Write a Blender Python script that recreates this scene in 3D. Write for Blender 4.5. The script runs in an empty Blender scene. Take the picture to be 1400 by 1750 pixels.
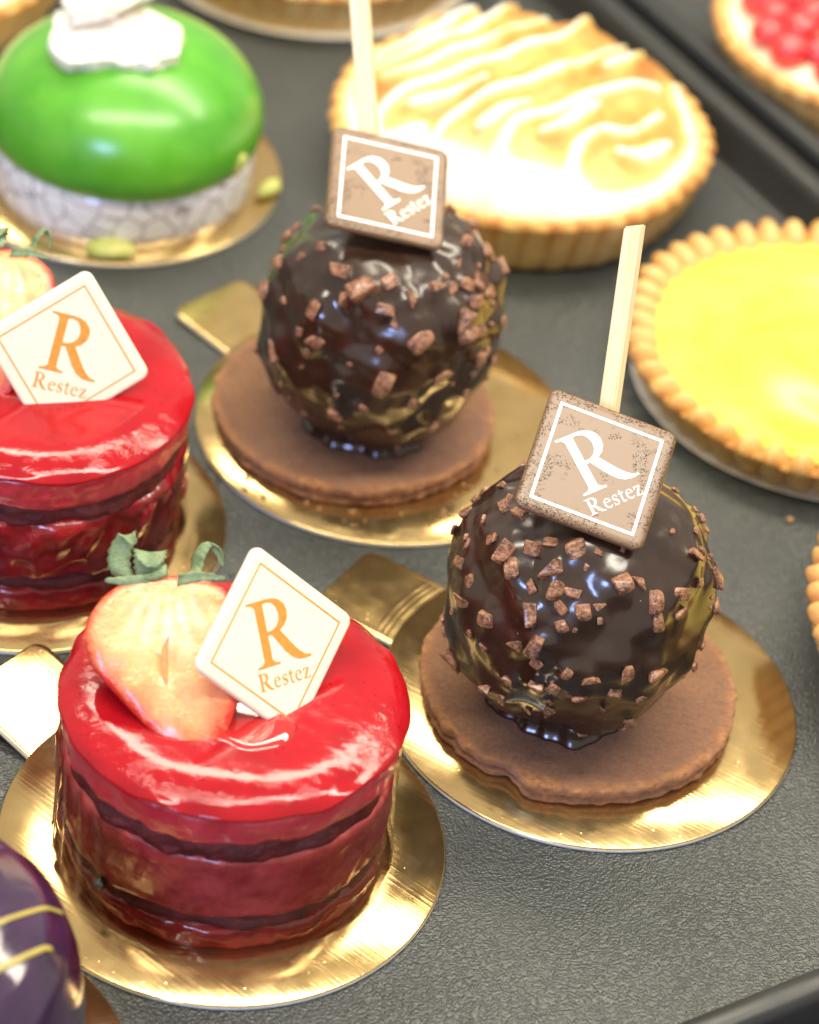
import bpy, bmesh, math, random
import numpy as np
from mathutils import Matrix, Vector

random.seed(7)
rng = np.random.default_rng(11)
scene = bpy.context.scene
C = scene.collection
R = math.radians

# ------------------------------------------------------------------ camera
cam_d = bpy.data.cameras.new('camera')
cam = bpy.data.objects.new('camera', cam_d)
C.objects.link(cam)
cam.matrix_world = (Matrix.Translation((0, 0, 0.43626)) @ Matrix.Rotation(R(90 - 38.838), 4, 'X')
                    @ Matrix.Rotation(R(7.452), 4, 'Z'))
cam_d.sensor_fit = 'HORIZONTAL'
cam_d.sensor_width = 36
cam_d.lens = 36 * 5165.25 / 1400
cam_d.clip_start = 0.01
cam_d.clip_end = 20
cam_d.dof.use_dof = True
cam_d.dof.focus_distance = 0.605
cam_d.dof.aperture_fstop = 15
scene.camera = cam

# ------------------------------------------------------------------ room light
world = bpy.data.worlds.new('World')
scene.world = world
world.use_nodes = True
bg = world.node_tree.nodes['Background']
bg.inputs['Color'].default_value = (1.0, 0.93, 0.80, 1)
bg.inputs['Strength'].default_value = 0.50


def area(name, loc, target, sx, sy, power, col):
    d = bpy.data.lights.new(name, 'AREA')
    d.shape = 'RECTANGLE'
    d.size, d.size_y, d.energy, d.color = sx, sy, power, col
    o = bpy.data.objects.new(name, d)
    C.objects.link(o)
    o.location = loc
    o.rotation_euler = (Vector(target) - Vector(loc)).to_track_quat('-Z', 'Y').to_euler()
    return o


area('case_strip_lamp', (0.10, 0.86, 0.62), (0.02, 0.55, 0), 1.1, 0.10, 4.6, (1.0, 0.90, 0.70))
area('case_front_lamp', (0.02, 0.40, 0.74), (0.0, 0.50, 0), 0.9, 0.09, 4.6, (1.0, 0.93, 0.78))
area('shop_window', (-0.42, -0.75, 0.72), (0, 0.5, 0), 0.34, 0.26, 8.0, (0.36, 0.50, 1.0))

scene.view_settings.view_transform = 'Standard'
scene.view_settings.look = 'None'
scene.view_settings.exposure = 0.55
scene.view_settings.gamma = 1
scene.render.engine = 'CYCLES'
scene.cycles.max_bounces = 8
scene.cycles.blur_glossy = 0.6

# ------------------------------------------------------------------ materials


class Mat:
    def __init__(s, name):
        s.m = bpy.data.materials.new(name)
        s.m.use_nodes = True
        s.nt = s.m.node_tree
        s.b = s.nt.nodes['Principled BSDF']
        s.co = s.nt.nodes.new('ShaderNodeTexCoord').outputs['Object']
        s.h = None

    def n(s, t, **kw):
        nd = s.nt.nodes.new(t)
        for k, v in kw.items():
            if hasattr(nd, k):
                setattr(nd, k, v)
            else:
                nd.inputs[k].default_value = v
        return nd

    def link(s, a, b):
        s.nt.links.new(a, b)

    def noise(s, scale, detail=4, rough=0.55, dist=0.0):
        nd = s.n('ShaderNodeTexNoise', Scale=scale, Detail=detail, Roughness=rough, Distortion=dist)
        s.link(s.co, nd.inputs['Vector'])
        return nd.outputs['Fac']

    def voro(s, scale, feature='F1', dist=None):
        nd = s.n('ShaderNodeTexVoronoi', feature=feature, Scale=scale)
        s.link(dist if dist else s.co, nd.inputs['Vector'])
        return nd.outputs['Distance']

    def ramp(s, fac, stops):
        nd = s.n('ShaderNodeValToRGB')
        el = nd.color_ramp.elements
        while len(el) < len(stops):
            el.new(0.5)
        for e, (p, c) in zip(el, stops):
            e.position = p
            e.color = (*c, 1) if len(c) == 3 else c
        s.link(fac, nd.inputs[0])
        return nd.outputs[0]

    def fr(s, fac, a, b, lo, hi):
        nd = s.n('ShaderNodeMapRange')
        nd.inputs[1].default_value, nd.inputs[2].default_value = a, b
        nd.inputs[3].default_value, nd.inputs[4].default_value = lo, hi
        s.link(fac, nd.inputs[0])
        return nd.outputs[0]

    def math(s, op, a, b):
        nd = s.n('ShaderNodeMath', operation=op)
        for i, v in enumerate((a, b)):
            if hasattr(v, 'is_linked'):
                s.link(v, nd.inputs[i])
            else:
                nd.inputs[i].default_value = v
        return nd.outputs[0]

    def mix(s, fac, a, b):
        nd = s.n('ShaderNodeMix', data_type='RGBA')
        s.link(fac, nd.inputs[0]) if hasattr(fac, 'is_linked') else None
        for i, v in ((6, a), (7, b)):
            if hasattr(v, 'is_linked'):
                s.link(v, nd.inputs[i])
            else:
                nd.inputs[i].default_value = (*v, 1)
        return nd.outputs[2]

    def attr(s, name):
        return s.n('ShaderNodeAttribute', attribute_name=name).outputs['Fac']

    def bump(s, height, strength, dist):
        nd = s.n('ShaderNodeBump')
        nd.inputs['Strength'].default_value = strength
        nd.inputs['Distance'].default_value = dist
        s.link(height, nd.inputs['Height'])
        if s.h:
            s.link(s.h, nd.inputs['Normal'])
        s.h = nd.outputs[0]
        s.link(s.h, s.b.inputs['Normal'])
        return s

    def set(s, **kw):
        names = dict(base='Base Color', rough='Roughness', metal='Metallic', coat='Coat Weight',
                     coatr='Coat Roughness', sss='Subsurface Weight', sssr='Subsurface Radius',
                     ssss='Subsurface Scale', ior='IOR', spec='Specular IOR Level', trans='Transmission Weight',
                     alpha='Alpha', sheen='Sheen Weight', aniso='Anisotropic')
        for k, v in kw.items():
            i = s.b.inputs[names[k]]
            if hasattr(v, 'is_linked'):
                s.link(v, i)
            elif isinstance(v, tuple):
                i.default_value = (*v, 1) if k == 'base' else v
            else:
                i.default_value = v
        return s


M = {}


def var(m, c, amt, scale, detail=4):
    """base colour c with gentle brightness variation"""
    lo = tuple(x * (1 - amt) for x in c)
    hi = tuple(min(1, x * (1 + amt)) for x in c)
    return m.ramp(m.noise(scale, detail), [(0.3, lo), (0.7, hi)])


# tray : black moulded plastic with pebble grain
m = Mat('tray_plastic')
w = m.n('ShaderNodeTexNoise', Scale=420.0, Detail=2.0)
m.link(m.co, w.inputs['Vector'])
add = m.n('ShaderNodeVectorMath', operation='MULTIPLY_ADD')
m.link(w.outputs['Color'], add.inputs[0])
add.inputs[1].default_value = (0.0022, 0.0022, 0.0022)
m.link(m.co, add.inputs[2])
v1 = m.voro(1600, 'F1', add.outputs[0])
peb = m.fr(v1, 0.1, 0.75, 1.0, 0.0)
m.bump(peb, 0.6, 0.00030).bump(m.noise(2000, 2), 0.3, 0.00012)
scr = m.n('ShaderNodeMapping')
scr.inputs['Scale'].default_value = (900, 14, 1)
scr.inputs['Rotation'].default_value = (0, 0, 0.7)
m.link(m.co, scr.inputs['Vector'])
sn = m.n('ShaderNodeTexNoise', Scale=1.0, Detail=2.0)
m.link(scr.outputs[0], sn.inputs['Vector'])
m.bump(m.fr(sn.outputs['Fac'], 0.68, 0.74, 0, 1), 0.25, 0.0001)
m.set(base=m.ramp(m.noise(30, 5), [(0.3, (0.022, 0.026, 0.025)), (0.75, (0.040, 0.046, 0.042))]),
      rough=m.fr(m.noise(45, 5, 0.65), 0.3, 0.7, 0.30, 0.48), spec=0.8)
M['tray'] = m.m

m = Mat('tray_rim_plastic')
m.bump(m.noise(900, 3), 0.3, 0.0001)
m.set(base=(0.022, 0.023, 0.022), rough=m.fr(m.noise(80, 3), 0.3, 0.7, 0.3, 0.45), spec=0.5)
M['rim'] = m.m

m = Mat('counter_dark')
m.bump(m.noise(300, 3), 0.2, 0.0002)
m.set(base=var(m, (0.02, 0.02, 0.021), 0.3, 40), rough=0.5)
M['counter'] = m.m

# gold foil board
m = Mat('gold_foil')
st = m.n('ShaderNodeMapping')
st.inputs['Scale'].default_value = (30, 1400, 100)
st.inputs['Rotation'].default_value = (0, 0, 0.5)
m.link(m.co, st.inputs['Vector'])
br = m.n('ShaderNodeTexNoise', Scale=1.0, Detail=3.0)
m.link(st.outputs[0], br.inputs['Vector'])
m.bump(br.outputs['Fac'], 0.32, 0.00010).bump(m.noise(110, 3), 0.05, 0.0006)
spk = m.voro(420)
m.bump(m.fr(spk, 0.0, 0.12, 1.0, 0.0), 0.3, 0.0001)
m.set(base=m.ramp(m.noise(70, 4), [(0.3, (0.56, 0.38, 0.15)), (0.7, (0.72, 0.51, 0.23))]), metal=0.93,
      rough=m.fr(m.noise(200, 4), 0.3, 0.7, 0.12, 0.22))
M['gold'] = m.m
m = Mat('board_paper_edge')
m.set(base=var(m, (0.78, 0.74, 0.62), 0.12, 800), rough=0.6)
M['paper'] = m.m

# red cake
m = Mat('red_glaze')
m.bump(m.noise(95, 3, 0.5, 0.4), 0.10, 0.0012).bump(m.noise(420, 3, 0.6), 0.10, 0.0003)
sp = m.fr(m.voro(380), 0.05, 0.11, 0.25, 1.0)
rimn = m.n('ShaderNodeBump', Distance=0.0005)
m.link(m.math('MULTIPLY', m.attr('rim'), 0.42), rimn.inputs['Strength'])
rid = m.math('ABSOLUTE', m.math('SUBTRACT', m.noise(190, 4, 0.6, 1.6), 0.5), 0.0)
m.link(m.math('ADD', m.math('MULTIPLY', rid, -3.0), m.math('MULTIPLY', m.noise(900, 3), 0.25)), rimn.inputs['Height'])
m.link(m.h, rimn.inputs['Normal'])
m.link(rimn.outputs[0], m.b.inputs['Normal'])
cc = m.ramp(m.noise(60, 5, 0.6), [(0.3, (0.29, 0.003, 0.009)), (0.7, (0.44, 0.007, 0.013))])
hv = m.n('ShaderNodeMix', data_type='RGBA', blend_type='MULTIPLY')
hv.inputs[0].default_value = 1
m.link(cc, hv.inputs[6]); m.link(sp, hv.inputs[7])
m.set(base=hv.outputs[2], rough=0.09, coat=0.08, coatr=0.03, spec=0.4, sss=0.25, sssr=(1, 0.1, 0.05), ssss=0.002)
M['glaze'] = m.m
m = Mat('red_mousse')
m.bump(m.noise(380, 5, 0.65), 0.45, 0.0006).bump(m.fr(m.voro(520), 0.02, 0.2, 0, 1), 0.3, 0.0004)
m.set(base=m.ramp(m.noise(150, 5), [(0.28, (0.44, 0.014, 0.026)), (0.72, (0.64, 0.055, 0.070))]), rough=0.28,
      coat=0.35, coatr=0.15, sss=0.25, sssr=(1, 0.15, 0.1), ssss=0.002)
M['mousse'] = m.m
m = Mat('wine_sponge')
m.bump(m.noise(700, 5, 0.7), 0.8, 0.0008)
m.set(base=m.ramp(m.noise(260, 5), [(0.3, (0.070, 0.008, 0.009)), (0.7, (0.17, 0.022, 0.018))]), rough=0.45)
M['sponge'] = m.m
m = Mat('red_compote')
m.bump(m.noise(240, 4, 0.6, 0.5), 0.6, 0.0009)
m.set(base=m.ramp(m.noise(170, 5, 0.6, 0.6), [(0.25, (0.30, 0.018, 0.020)), (0.6, (0.50, 0.060, 0.054)), (0.8, (0.56, 0.11, 0.085))]),
      rough=0.3, coat=0.3, coatr=0.12, sss=0.15, sssr=(1, 0.2, 0.1), ssss=0.0015)
M['compote'] = m.m
m = Mat('dark_red_jelly')
m.bump(m.noise(160, 4, 0.5, 0.7), 0.6, 0.0012)
m.set(base=m.ramp(m.noise(150, 4, 0.5, 0.5), [(0.25, (0.14, 0.004, 0.008)), (0.75, (0.46, 0.018, 0.022))]), rough=0.12,
      coat=0.5, coatr=0.05, sss=0.2, sssr=(1, 0.1, 0.05), ssss=0.002)
M['jelly'] = m.m
m = Mat('clear_film')
g = m.n('ShaderNodeBsdfGlossy', Roughness=0.07)
g.inputs['Color'].default_value = (1, 0.97, 0.92, 1)
t = m.n('ShaderNodeBsdfTransparent')
t.inputs['Color'].default_value = (0.97, 0.94, 0.92, 1)
f = m.n('ShaderNodeFresnel', IOR=1.22)
bp = m.n('ShaderNodeBump', Strength=0.5, Distance=0.0006)
m.link(m.noise(140, 3, 0.5, 0.8), bp.inputs['Height'])
m.link(bp.outputs[0], g.inputs['Normal']); m.link(bp.outputs[0], f.inputs['Normal'])
mx = m.n('ShaderNodeMixShader')
m.link(f.outputs[0], mx.inputs[0]); m.link(t.outputs[0], mx.inputs[1]); m.link(g.outputs[0], mx.inputs[2])
m.link(mx.outputs[0], m.nt.nodes['Material Output'].inputs['Surface'])
M['film'] = m.m
m = Mat('clear_red_gel')
m.set(base=(0.72, 0.03, 0.03), rough=0.03, coat=1.0, coatr=0.02, trans=0.45, ior=1.38)
M['gel'] = m.m

# chocolate
m = Mat('chocolate_glaze')
m.bump(m.noise(120, 3, 0.5), 0.18, 0.0008)
m.set(base=m.ramp(m.noise(90, 3), [(0.3, (0.022, 0.0098, 0.0055)), (0.7, (0.042, 0.0190, 0.010))]),
      rough=m.fr(m.noise(75, 3), 0.35, 0.65, 0.15, 0.34), spec=0.65, coat=0.15, coatr=0.12)
M['choc'] = m.m
m = Mat('roasted_nut')
m.bump(m.noise(3.0, 4), 0.35, 0.12)
m.set(base=m.ramp(m.noise(1.1, 5, 0.65), [(0.36, (0.060, 0.024, 0.012)), (0.50, (0.30, 0.125, 0.060)), (0.72, (0.56, 0.30, 0.16))]),
      rough=0.25, coat=0.4, coatr=0.12, sss=0.1, sssr=(1, .5, .3), ssss=0.001)
M['nut'] = m.m
m = Mat('cocoa_biscuit')
m.bump(m.noise(900, 5, 0.75), 0.85, 0.0007).bump(m.fr(m.voro(430), 0.0, 0.20, 0, 1), 0.5, 0.0006)
e = m.attr('edge')
tone = m.ramp(m.math('ADD', m.math('MULTIPLY', m.noise(900, 5, 0.7), 0.6), m.math('MULTIPLY', m.noise(90, 4), 0.4)), [(0.34, (0.15, 0.062, 0.027)), (0.64, (0.31, 0.145, 0.066))])
rimt = m.ramp(m.noise(700, 4), [(0.3, (0.24, 0.085, 0.026)), (0.7, (0.52, 0.23, 0.075))])
m.set(base=m.mix(m.math('MULTIPLY', e, m.fr(m.noise(260, 3), 0.35, 0.6, 0.2, 1)), tone, rimt), rough=0.75, sheen=0.15)
M['biscuit'] = m.m
m = Mat('biscuit_crumb')
m.set(base=var(m, (0.42, 0.22, 0.09), 0.3, 900), rough=0.8)
M['crumb'] = m.m
m = Mat('brown_chocolate_plaque')
edge_d = m.fr(m.attr('border'), 0.0, 1.0, 0.0, 1.0)
drop = m.voro(2300)
mask = m.math('MULTIPLY', m.fr(m.math('ADD', m.noise(160, 3), m.math('MULTIPLY', edge_d, 0.26)), 0.62, 0.74, 0, 1),
              m.fr(drop, 0.30, 0.42, 1.0, 0.0))
m.bump(mask, 1.0, 0.00045).bump(m.noise(1200, 3), 0.12, 0.0002)
m.set(base=m.mix(mask, (0.175, 0.092, 0.040), (0.075, 0.036, 0.017)), rough=m.fr(mask, 0, 1, 0.40, 0.16), spec=0.6,
      coat=0.35, coatr=0.3)
M['plaque_brown'] = m.m
m = Mat('white_chocolate')
m.bump(m.noise(500, 3), 0.08, 0.0002)
m.set(base=var(m, (0.86, 0.79, 0.58), 0.04, 200), rough=0.28, coat=0.2, coatr=0.2, sss=0.25, sssr=(1, 0.8, 0.5), ssss=0.0015)
M['plaque_white'] = m.m
m = Mat('white_transfer_print')
m.set(base=(0.93, 0.90, 0.83), rough=0.35)
M['ink_white'] = m.m
m = Mat('orange_transfer_print')
m.set(base=var(m, (0.62, 0.27, 0.04), 0.15, 900), rough=0.4)
M['ink_orange'] = m.m
m = Mat('pale_wood')
wv = m.n('ShaderNodeMapping')
wv.inputs['Scale'].default_value = (1500, 1500, 60)
m.link(m.co, wv.inputs['Vector'])
wn = m.n('ShaderNodeTexNoise', Scale=1.0, Detail=3.0)
m.link(wv.outputs[0], wn.inputs['Vector'])
m.bump(wn.outputs['Fac'], 0.2, 0.0002)
m.set(base=m.ramp(wn.outputs['Fac'], [(0.3, (0.80, 0.62, 0.34)), (0.7, (0.90, 0.76, 0.50))]), rough=0.55)
M['wood'] = m.m

# strawberry
m = Mat('strawberry_flesh')
d = m.attr('inner')
fib = m.noise(330, 4, 0.6, 0.6)
dd = m.math('ADD', d, m.fr(fib, 0.3, 0.7, -0.07, 0.07))
m.bump(m.noise(620, 4, 0.6), 0.6, 0.0006).bump(m.fr(m.voro(650), 0, 0.3, 1, 0), 0.3, 0.0003)
m.set(base=m.ramp(dd, [(0.03, (0.62, 0.025, 0.012)), (0.12, (0.78, 0.17, 0.07)), (0.30, (0.84, 0.36, 0.14)), (0.56, (0.86, 0.52, 0.22)),
                       (0.84, (0.93, 0.84, 0.58))]), rough=0.2, coat=0.25, coatr=0.1, sss=0.2, sssr=(1, .5, .25), ssss=0.002)
M['flesh'] = m.m
m = Mat('strawberry_core')
m.set(base=var(m, (0.80, 0.30, 0.11), 0.25, 500), rough=0.3)
M['core'] = m.m
m = Mat('strawberry_skin')
sd = m.voro(300)
m.bump(m.fr(sd, 0.0, 0.3, 0.0, 1.0), 0.7, 0.0008)
m.set(base=m.ramp(sd, [(0.10, (0.80, 0.50, 0.10)), (0.17, (0.62, 0.022, 0.010))]), rough=0.15, coat=0.5, coatr=0.05)
M['skin'] = m.m
m = Mat('strawberry_leaf')
m.bump(m.noise(900, 4), 0.7, 0.0005)
m.set(base=m.ramp(m.noise(420, 5, 0.65), [(0.3, (0.10, 0.16, 0.06)), (0.7, (0.27, 0.35, 0.17))]), rough=0.5)
M['leaf'] = m.m

# green cake
m = Mat('green_glaze')
m.bump(m.noise(45, 2), 0.12, 0.003)
m.set(base=m.ramp(m.noise(42, 5, 0.6), [(0.3, (0.050, 0.28, 0.010)), (0.7, (0.135, 0.45, 0.030))]), rough=0.30, coat=0.35, coatr=0.2,
      sss=0.15, sssr=(0.4, 1, 0.2), ssss=0.002)
M['green'] = m.m
m = Mat('printed_collar')
nz = m.n('ShaderNodeTexNoise', Scale=150.0)
m.link(m.co, nz.inputs['Vector'])
ad = m.n('ShaderNodeVectorMath', operation='MULTIPLY_ADD')
m.link(nz.outputs['Color'], ad.inputs[0])
ad.inputs[1].default_value = (0.004,) * 3
m.link(m.co, ad.inputs[2])
ln = m.voro(150, 'DISTANCE_TO_EDGE', ad.outputs[0])
m.set(base=m.ramp(ln, [(0.0, (0.20, 0.15, 0.16)), (0.06, (0.78, 0.76, 0.74))]), rough=0.2, coat=0.4)
M['collar'] = m.m
m = Mat('white_bubble_sugar')
bb = m.fr(m.voro(230), 0.0, 0.5, 0.0, 1.0)
m.bump(bb, 0.7, 0.0015)
m.set(base=m.ramp(m.voro(230, 'DISTANCE_TO_EDGE'), [(0.02, (0.84, 0.74, 0.60)), (0.10, (0.92, 0.89, 0.80))]), rough=0.4, sss=0.2, sssr=(1, .9, .7), ssss=0.002)
M['bubble'] = m.m
m = Mat('pistachio')
m.bump(m.noise(500, 4), 0.5, 0.0006)
m.set(base=m.ramp(m.noise(260, 4), [(0.3, (0.36, 0.42, 0.07)), (0.7, (0.66, 0.62, 0.20))]), rough=0.4)
M['pistachio'] = m.m

# purple cake
m = Mat('purple_glaze')
m.bump(m.noise(60, 3), 0.2, 0.002).bump(m.noise(500, 3), 0.1, 0.0003)
m.set(base=m.ramp(m.noise(120, 5), [(0.3, (0.020, 0.006, 0.030)), (0.7, (0.050, 0.018, 0.062))]), rough=0.14, coat=0.6, coatr=0.06)
M['purple'] = m.m
m = Mat('yellow_piping')
m.set(base=var(m, (0.46, 0.36, 0.08), 0.1, 300), rough=0.3, coat=0.3)
M['yellow_line'] = m.m

# tarts
m = Mat('baked_crust')
m.bump(m.noise(550, 5, 0.65), 0.5, 0.0006)
to = m.math('ADD', m.attr('toast_and_light'), m.fr(m.noise(170, 5), 0.3, 0.7, -0.25, 0.25))
m.set(base=m.ramp(to, [(0.1, (0.68, 0.46, 0.17)), (0.5, (0.64, 0.36, 0.10)), (0.95, (0.46, 0.18, 0.035))]), rough=0.6,
      sss=0.1, sssr=(1, .6, .3), ssss=0.002)
M['crust'] = m.m
m = Mat('toasted_meringue')
m.bump(m.noise(260, 3), 0.12, 0.0006)
tt = m.math('ADD', m.attr('toast_and_light'), m.fr(m.noise(120, 4), 0.3, 0.7, -0.14, 0.14))
m.set(base=m.ramp(tt, [(0.18, (0.80, 0.77, 0.69)), (0.36, (0.78, 0.56, 0.21)), (0.70, (0.66, 0.39, 0.095)), (1.0, (0.42, 0.17, 0.03))]), rough=0.4,
      sss=0.12, sssr=(1, .85, .6), ssss=0.002)
M['meringue'] = m.m
m = Mat('lemon_curd')
m.bump(m.noise(55, 3, 0.5, 0.5), 0.35, 0.003)
m.set(base=m.ramp(m.noise(48, 5, 0.6), [(0.32, (0.76, 0.47, 0.018)), (0.68, (0.85, 0.66, 0.10))]), rough=0.34, coat=0.9, coatr=0.27,
      sss=0.25, sssr=(1, .8, .2), ssss=0.003)
M['curd'] = m.m
m = Mat('pastry_cream')
m.bump(m.noise(200, 3), 0.3, 0.001)
m.set(base=var(m, (0.88, 0.74, 0.52), 0.06, 100), rough=0.4, sss=0.2, sssr=(1, .8, .6), ssss=0.002)
M['cream'] = m.m
m = Mat('red_berry')
m.bump(m.noise(160, 2), 0.2, 0.001)
m.set(base=m.ramp(m.noise(130, 3), [(0.3, (0.46, 0.006, 0.016)), (0.7, (0.68, 0.035, 0.035))]), rough=0.1, coat=0.8, coatr=0.04, sss=0.3,
      sssr=(1, .1, .1), ssss=0.002)
M['berry'] = m.m
m = Mat('dark_seed')
m.set(base=var(m, (0.05, 0.06, 0.045), 0.4, 900), rough=0.5)
M['seed'] = m.m

# ------------------------------------------------------------------ mesh helpers


def nfun(seed, k, n=24):
    """smooth pseudo noise on (N,3) arrays, wavelength about 1/k"""
    g = np.random.default_rng(abs(int(seed)))
    K = g.normal(size=(n, 3)) * k * 2.6
    ph = g.uniform(0, 6.283, n)
    return lambda P: np.sin(P @ K.T + ph).sum(1) * (1.4 / math.sqrt(n)) * 0.5


def obj(name, V, F, mats, parent=None, smooth=True, loc=None):
    me = bpy.data.meshes.new(name)
    me.from_pydata([tuple(v) for v in V], [], F)
    for mm in (mats if isinstance(mats, (list, tuple)) else [mats]):
        me.materials.append(M[mm])
    me.polygons.foreach_set('use_smooth', [smooth] * len(me.polygons))
    me.update()
    return link(name, me, parent, loc)


def link(name, me, parent=None, loc=None):
    o = bpy.data.objects.new(name, me)
    C.objects.link(o)
    if parent:
        o.parent = parent
    if loc is not None:
        o.location = loc
    return o


def from_bm(name, bm, mats, parent=None, smooth=True, loc=None):
    bmesh.ops.recalc_face_normals(bm, faces=bm.faces)
    me = bpy.data.meshes.new(name)
    bm.to_mesh(me)
    bm.free()
    for mm in (mats if isinstance(mats, (list, tuple)) else [mats]):
        me.materials.append(M[mm])
    me.polygons.foreach_set('use_smooth', [smooth] * len(me.polygons))
    return link(name, me, parent, loc)


def fattr(o, name, vals):
    a = o.data.attributes.new(name, 'FLOAT', 'POINT')
    a.data.foreach_set('value', np.asarray(vals, dtype=np.float32))


def empty(name, loc, rz=0.0, label=None, cat=None, group=None):
    o = bpy.data.objects.new(name, None)
    o.empty_display_size = 0.01
    C.objects.link(o)
    o.location = loc
    o.rotation_euler = (0, 0, rz)
    if label:
        tag(o, label, cat, group)
    return o


def tag(o, label, cat, group=None):
    o['label'] = label
    o['category'] = cat
    if group:
        o['group'] = group
    return o


def copy_tree(o, parent=None):
    c = o.copy()
    C.objects.link(c)
    c.parent = parent
    for ch in list(o.children):
        copy_tree(ch, c)
    return c


def lathe(profile, n, warp=None, close_bottom=True, close_top=True):
    """profile: [(r,z)...]; warp(V)->V on (N,3); returns V,F"""
    a = np.linspace(0, 2 * math.pi, n, endpoint=False)
    V = np.concatenate([np.stack([r * np.cos(a), r * np.sin(a), np.full(n, z)], 1) for r, z in profile])
    F = []
    for j in range(len(profile) - 1):
        for i in range(n):
            k = (i + 1) % n
            F.append((j * n + i, j * n + k, (j + 1) * n + k, (j + 1) * n + i))
    if warp is not None:
        V = warp(V)
    V = list(map(tuple, V))
    if close_bottom:
        c = np.mean(V[:n], axis=0)
        V.append(tuple(c))
        F += [((i + 1) % n, i, len(V) - 1) for i in range(n)]
    if close_top:
        o = (len(profile) - 1) * n
        c = np.mean(V[o:o + n], axis=0)
        V.append(tuple(c))
        F += [(o + i, o + (i + 1) % n, len(V) - 1) for i in range(n)]
    return V, F


def arc(r0, z0, rad, a0, a1, n):
    return [(r0 + rad * math.cos(R(a0 + (a1 - a0) * i / n)), z0 + rad * math.sin(R(a0 + (a1 - a0) * i / n))) for i in range(n + 1)]


def dense(profile, step):
    out = [profile[0]]
    for (r0, z0), (r1, z1) in zip(profile, profile[1:]):
        k = max(1, int(math.hypot(r1 - r0, z1 - z0) / step))
        out += [(r0 + (r1 - r0) * i / k, z0 + (z1 - z0) * i / k) for i in range(1, k + 1)]
    return out


def radial_noise(seed, k, amp, k2=None, amp2=0.0, zamp=0.0):
    f1 = nfun(seed, k)
    f2 = nfun(seed + 1, k2 or k * 4)
    f3 = nfun(seed + 2, k)

    def w(V):
        d = f1(V) * amp + f2(V) * amp2
        r = np.hypot(V[:, 0], V[:, 1]) + 1e-9
        q = V.copy()
        q[:, 0] += V[:, 0] / r * d
        q[:, 1] += V[:, 1] / r * d
        q[:, 2] += f3(V) * zamp
        return q
    return w


# ------------------------------------------------------------------ setting: counter and trays
bm = bmesh.new()
bmesh.ops.create_grid(bm, x_segments=1, y_segments=1, size=0.9)
o = from_bm('counter', bm, 'counter', None, False, (0.1, 0.6, -0.0035))
o['kind'] = 'structure'


def rrect(hx, hy, r, n=10):
    pts = []
    for cx, cy, a0 in ((hx - r, hy - r, 0), (-hx + r, hy - r, 90), (-hx + r, -hy + r, 180), (hx - r, -hy + r, 270)):
        for i in range(n + 1):
            a = R(a0 + 90 * i / n)
            pts.append((cx + r * math.cos(a), cy + r * math.sin(a)))
    return pts


def tray(loc, hx, hy, label):
    t = empty('display_tray', loc, R(35.1), label, 'tray', 'display trays side by side')
    base = rrect(hx, hy, 0.012)
    V = [(x, y, 0) for x, y in base]
    obj('tray_floor', V, [tuple(range(len(V)))], 'tray', t, False)
    prof = [(0, 0), (0.0012, 0.0001), (0.0026, 0.0006), (0.0038, 0.002), (0.0058, 0.0085), (0.0066, 0.0108), (0.0078, 0.0121),
            (0.0094, 0.0125), (0.0118, 0.0123), (0.0130, 0.0114), (0.0136, 0.0098), (0.0142, -0.0030)]
    V, F = [], []
    n = len(base)
    for d, z in prof:
        V += [(x, y, z) for x, y in rrect(hx + d, hy + d, 0.012 + d)]
    for j in range(len(prof) - 1):
        for i in range(n):
            k = (i + 1) % n
            F.append((j * n + i, j * n + k, (j + 1) * n + k, (j + 1) * n + i))
    obj('tray_rim', V, F, 'rim', t)
    return t


def st2w(s, y):
    return (0.8181 * s - 0.5750 * y, 0.5750 * s + 0.8181 * y)


cx, cy = st2w(0.3015, 0.552)
tray((cx, cy, 0), 0.1625, 0.265, 'black pebble-grained plastic tray carrying the gold cake boards')
cx, cy = st2w(0.6590, 0.552)
tray((cx, cy, 0), 0.1625, 0.265, 'second black tray at upper right, under the red berry tart')

# ------------------------------------------------------------------ cake boards
BT = 0.0013
RB = 0.045


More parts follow.
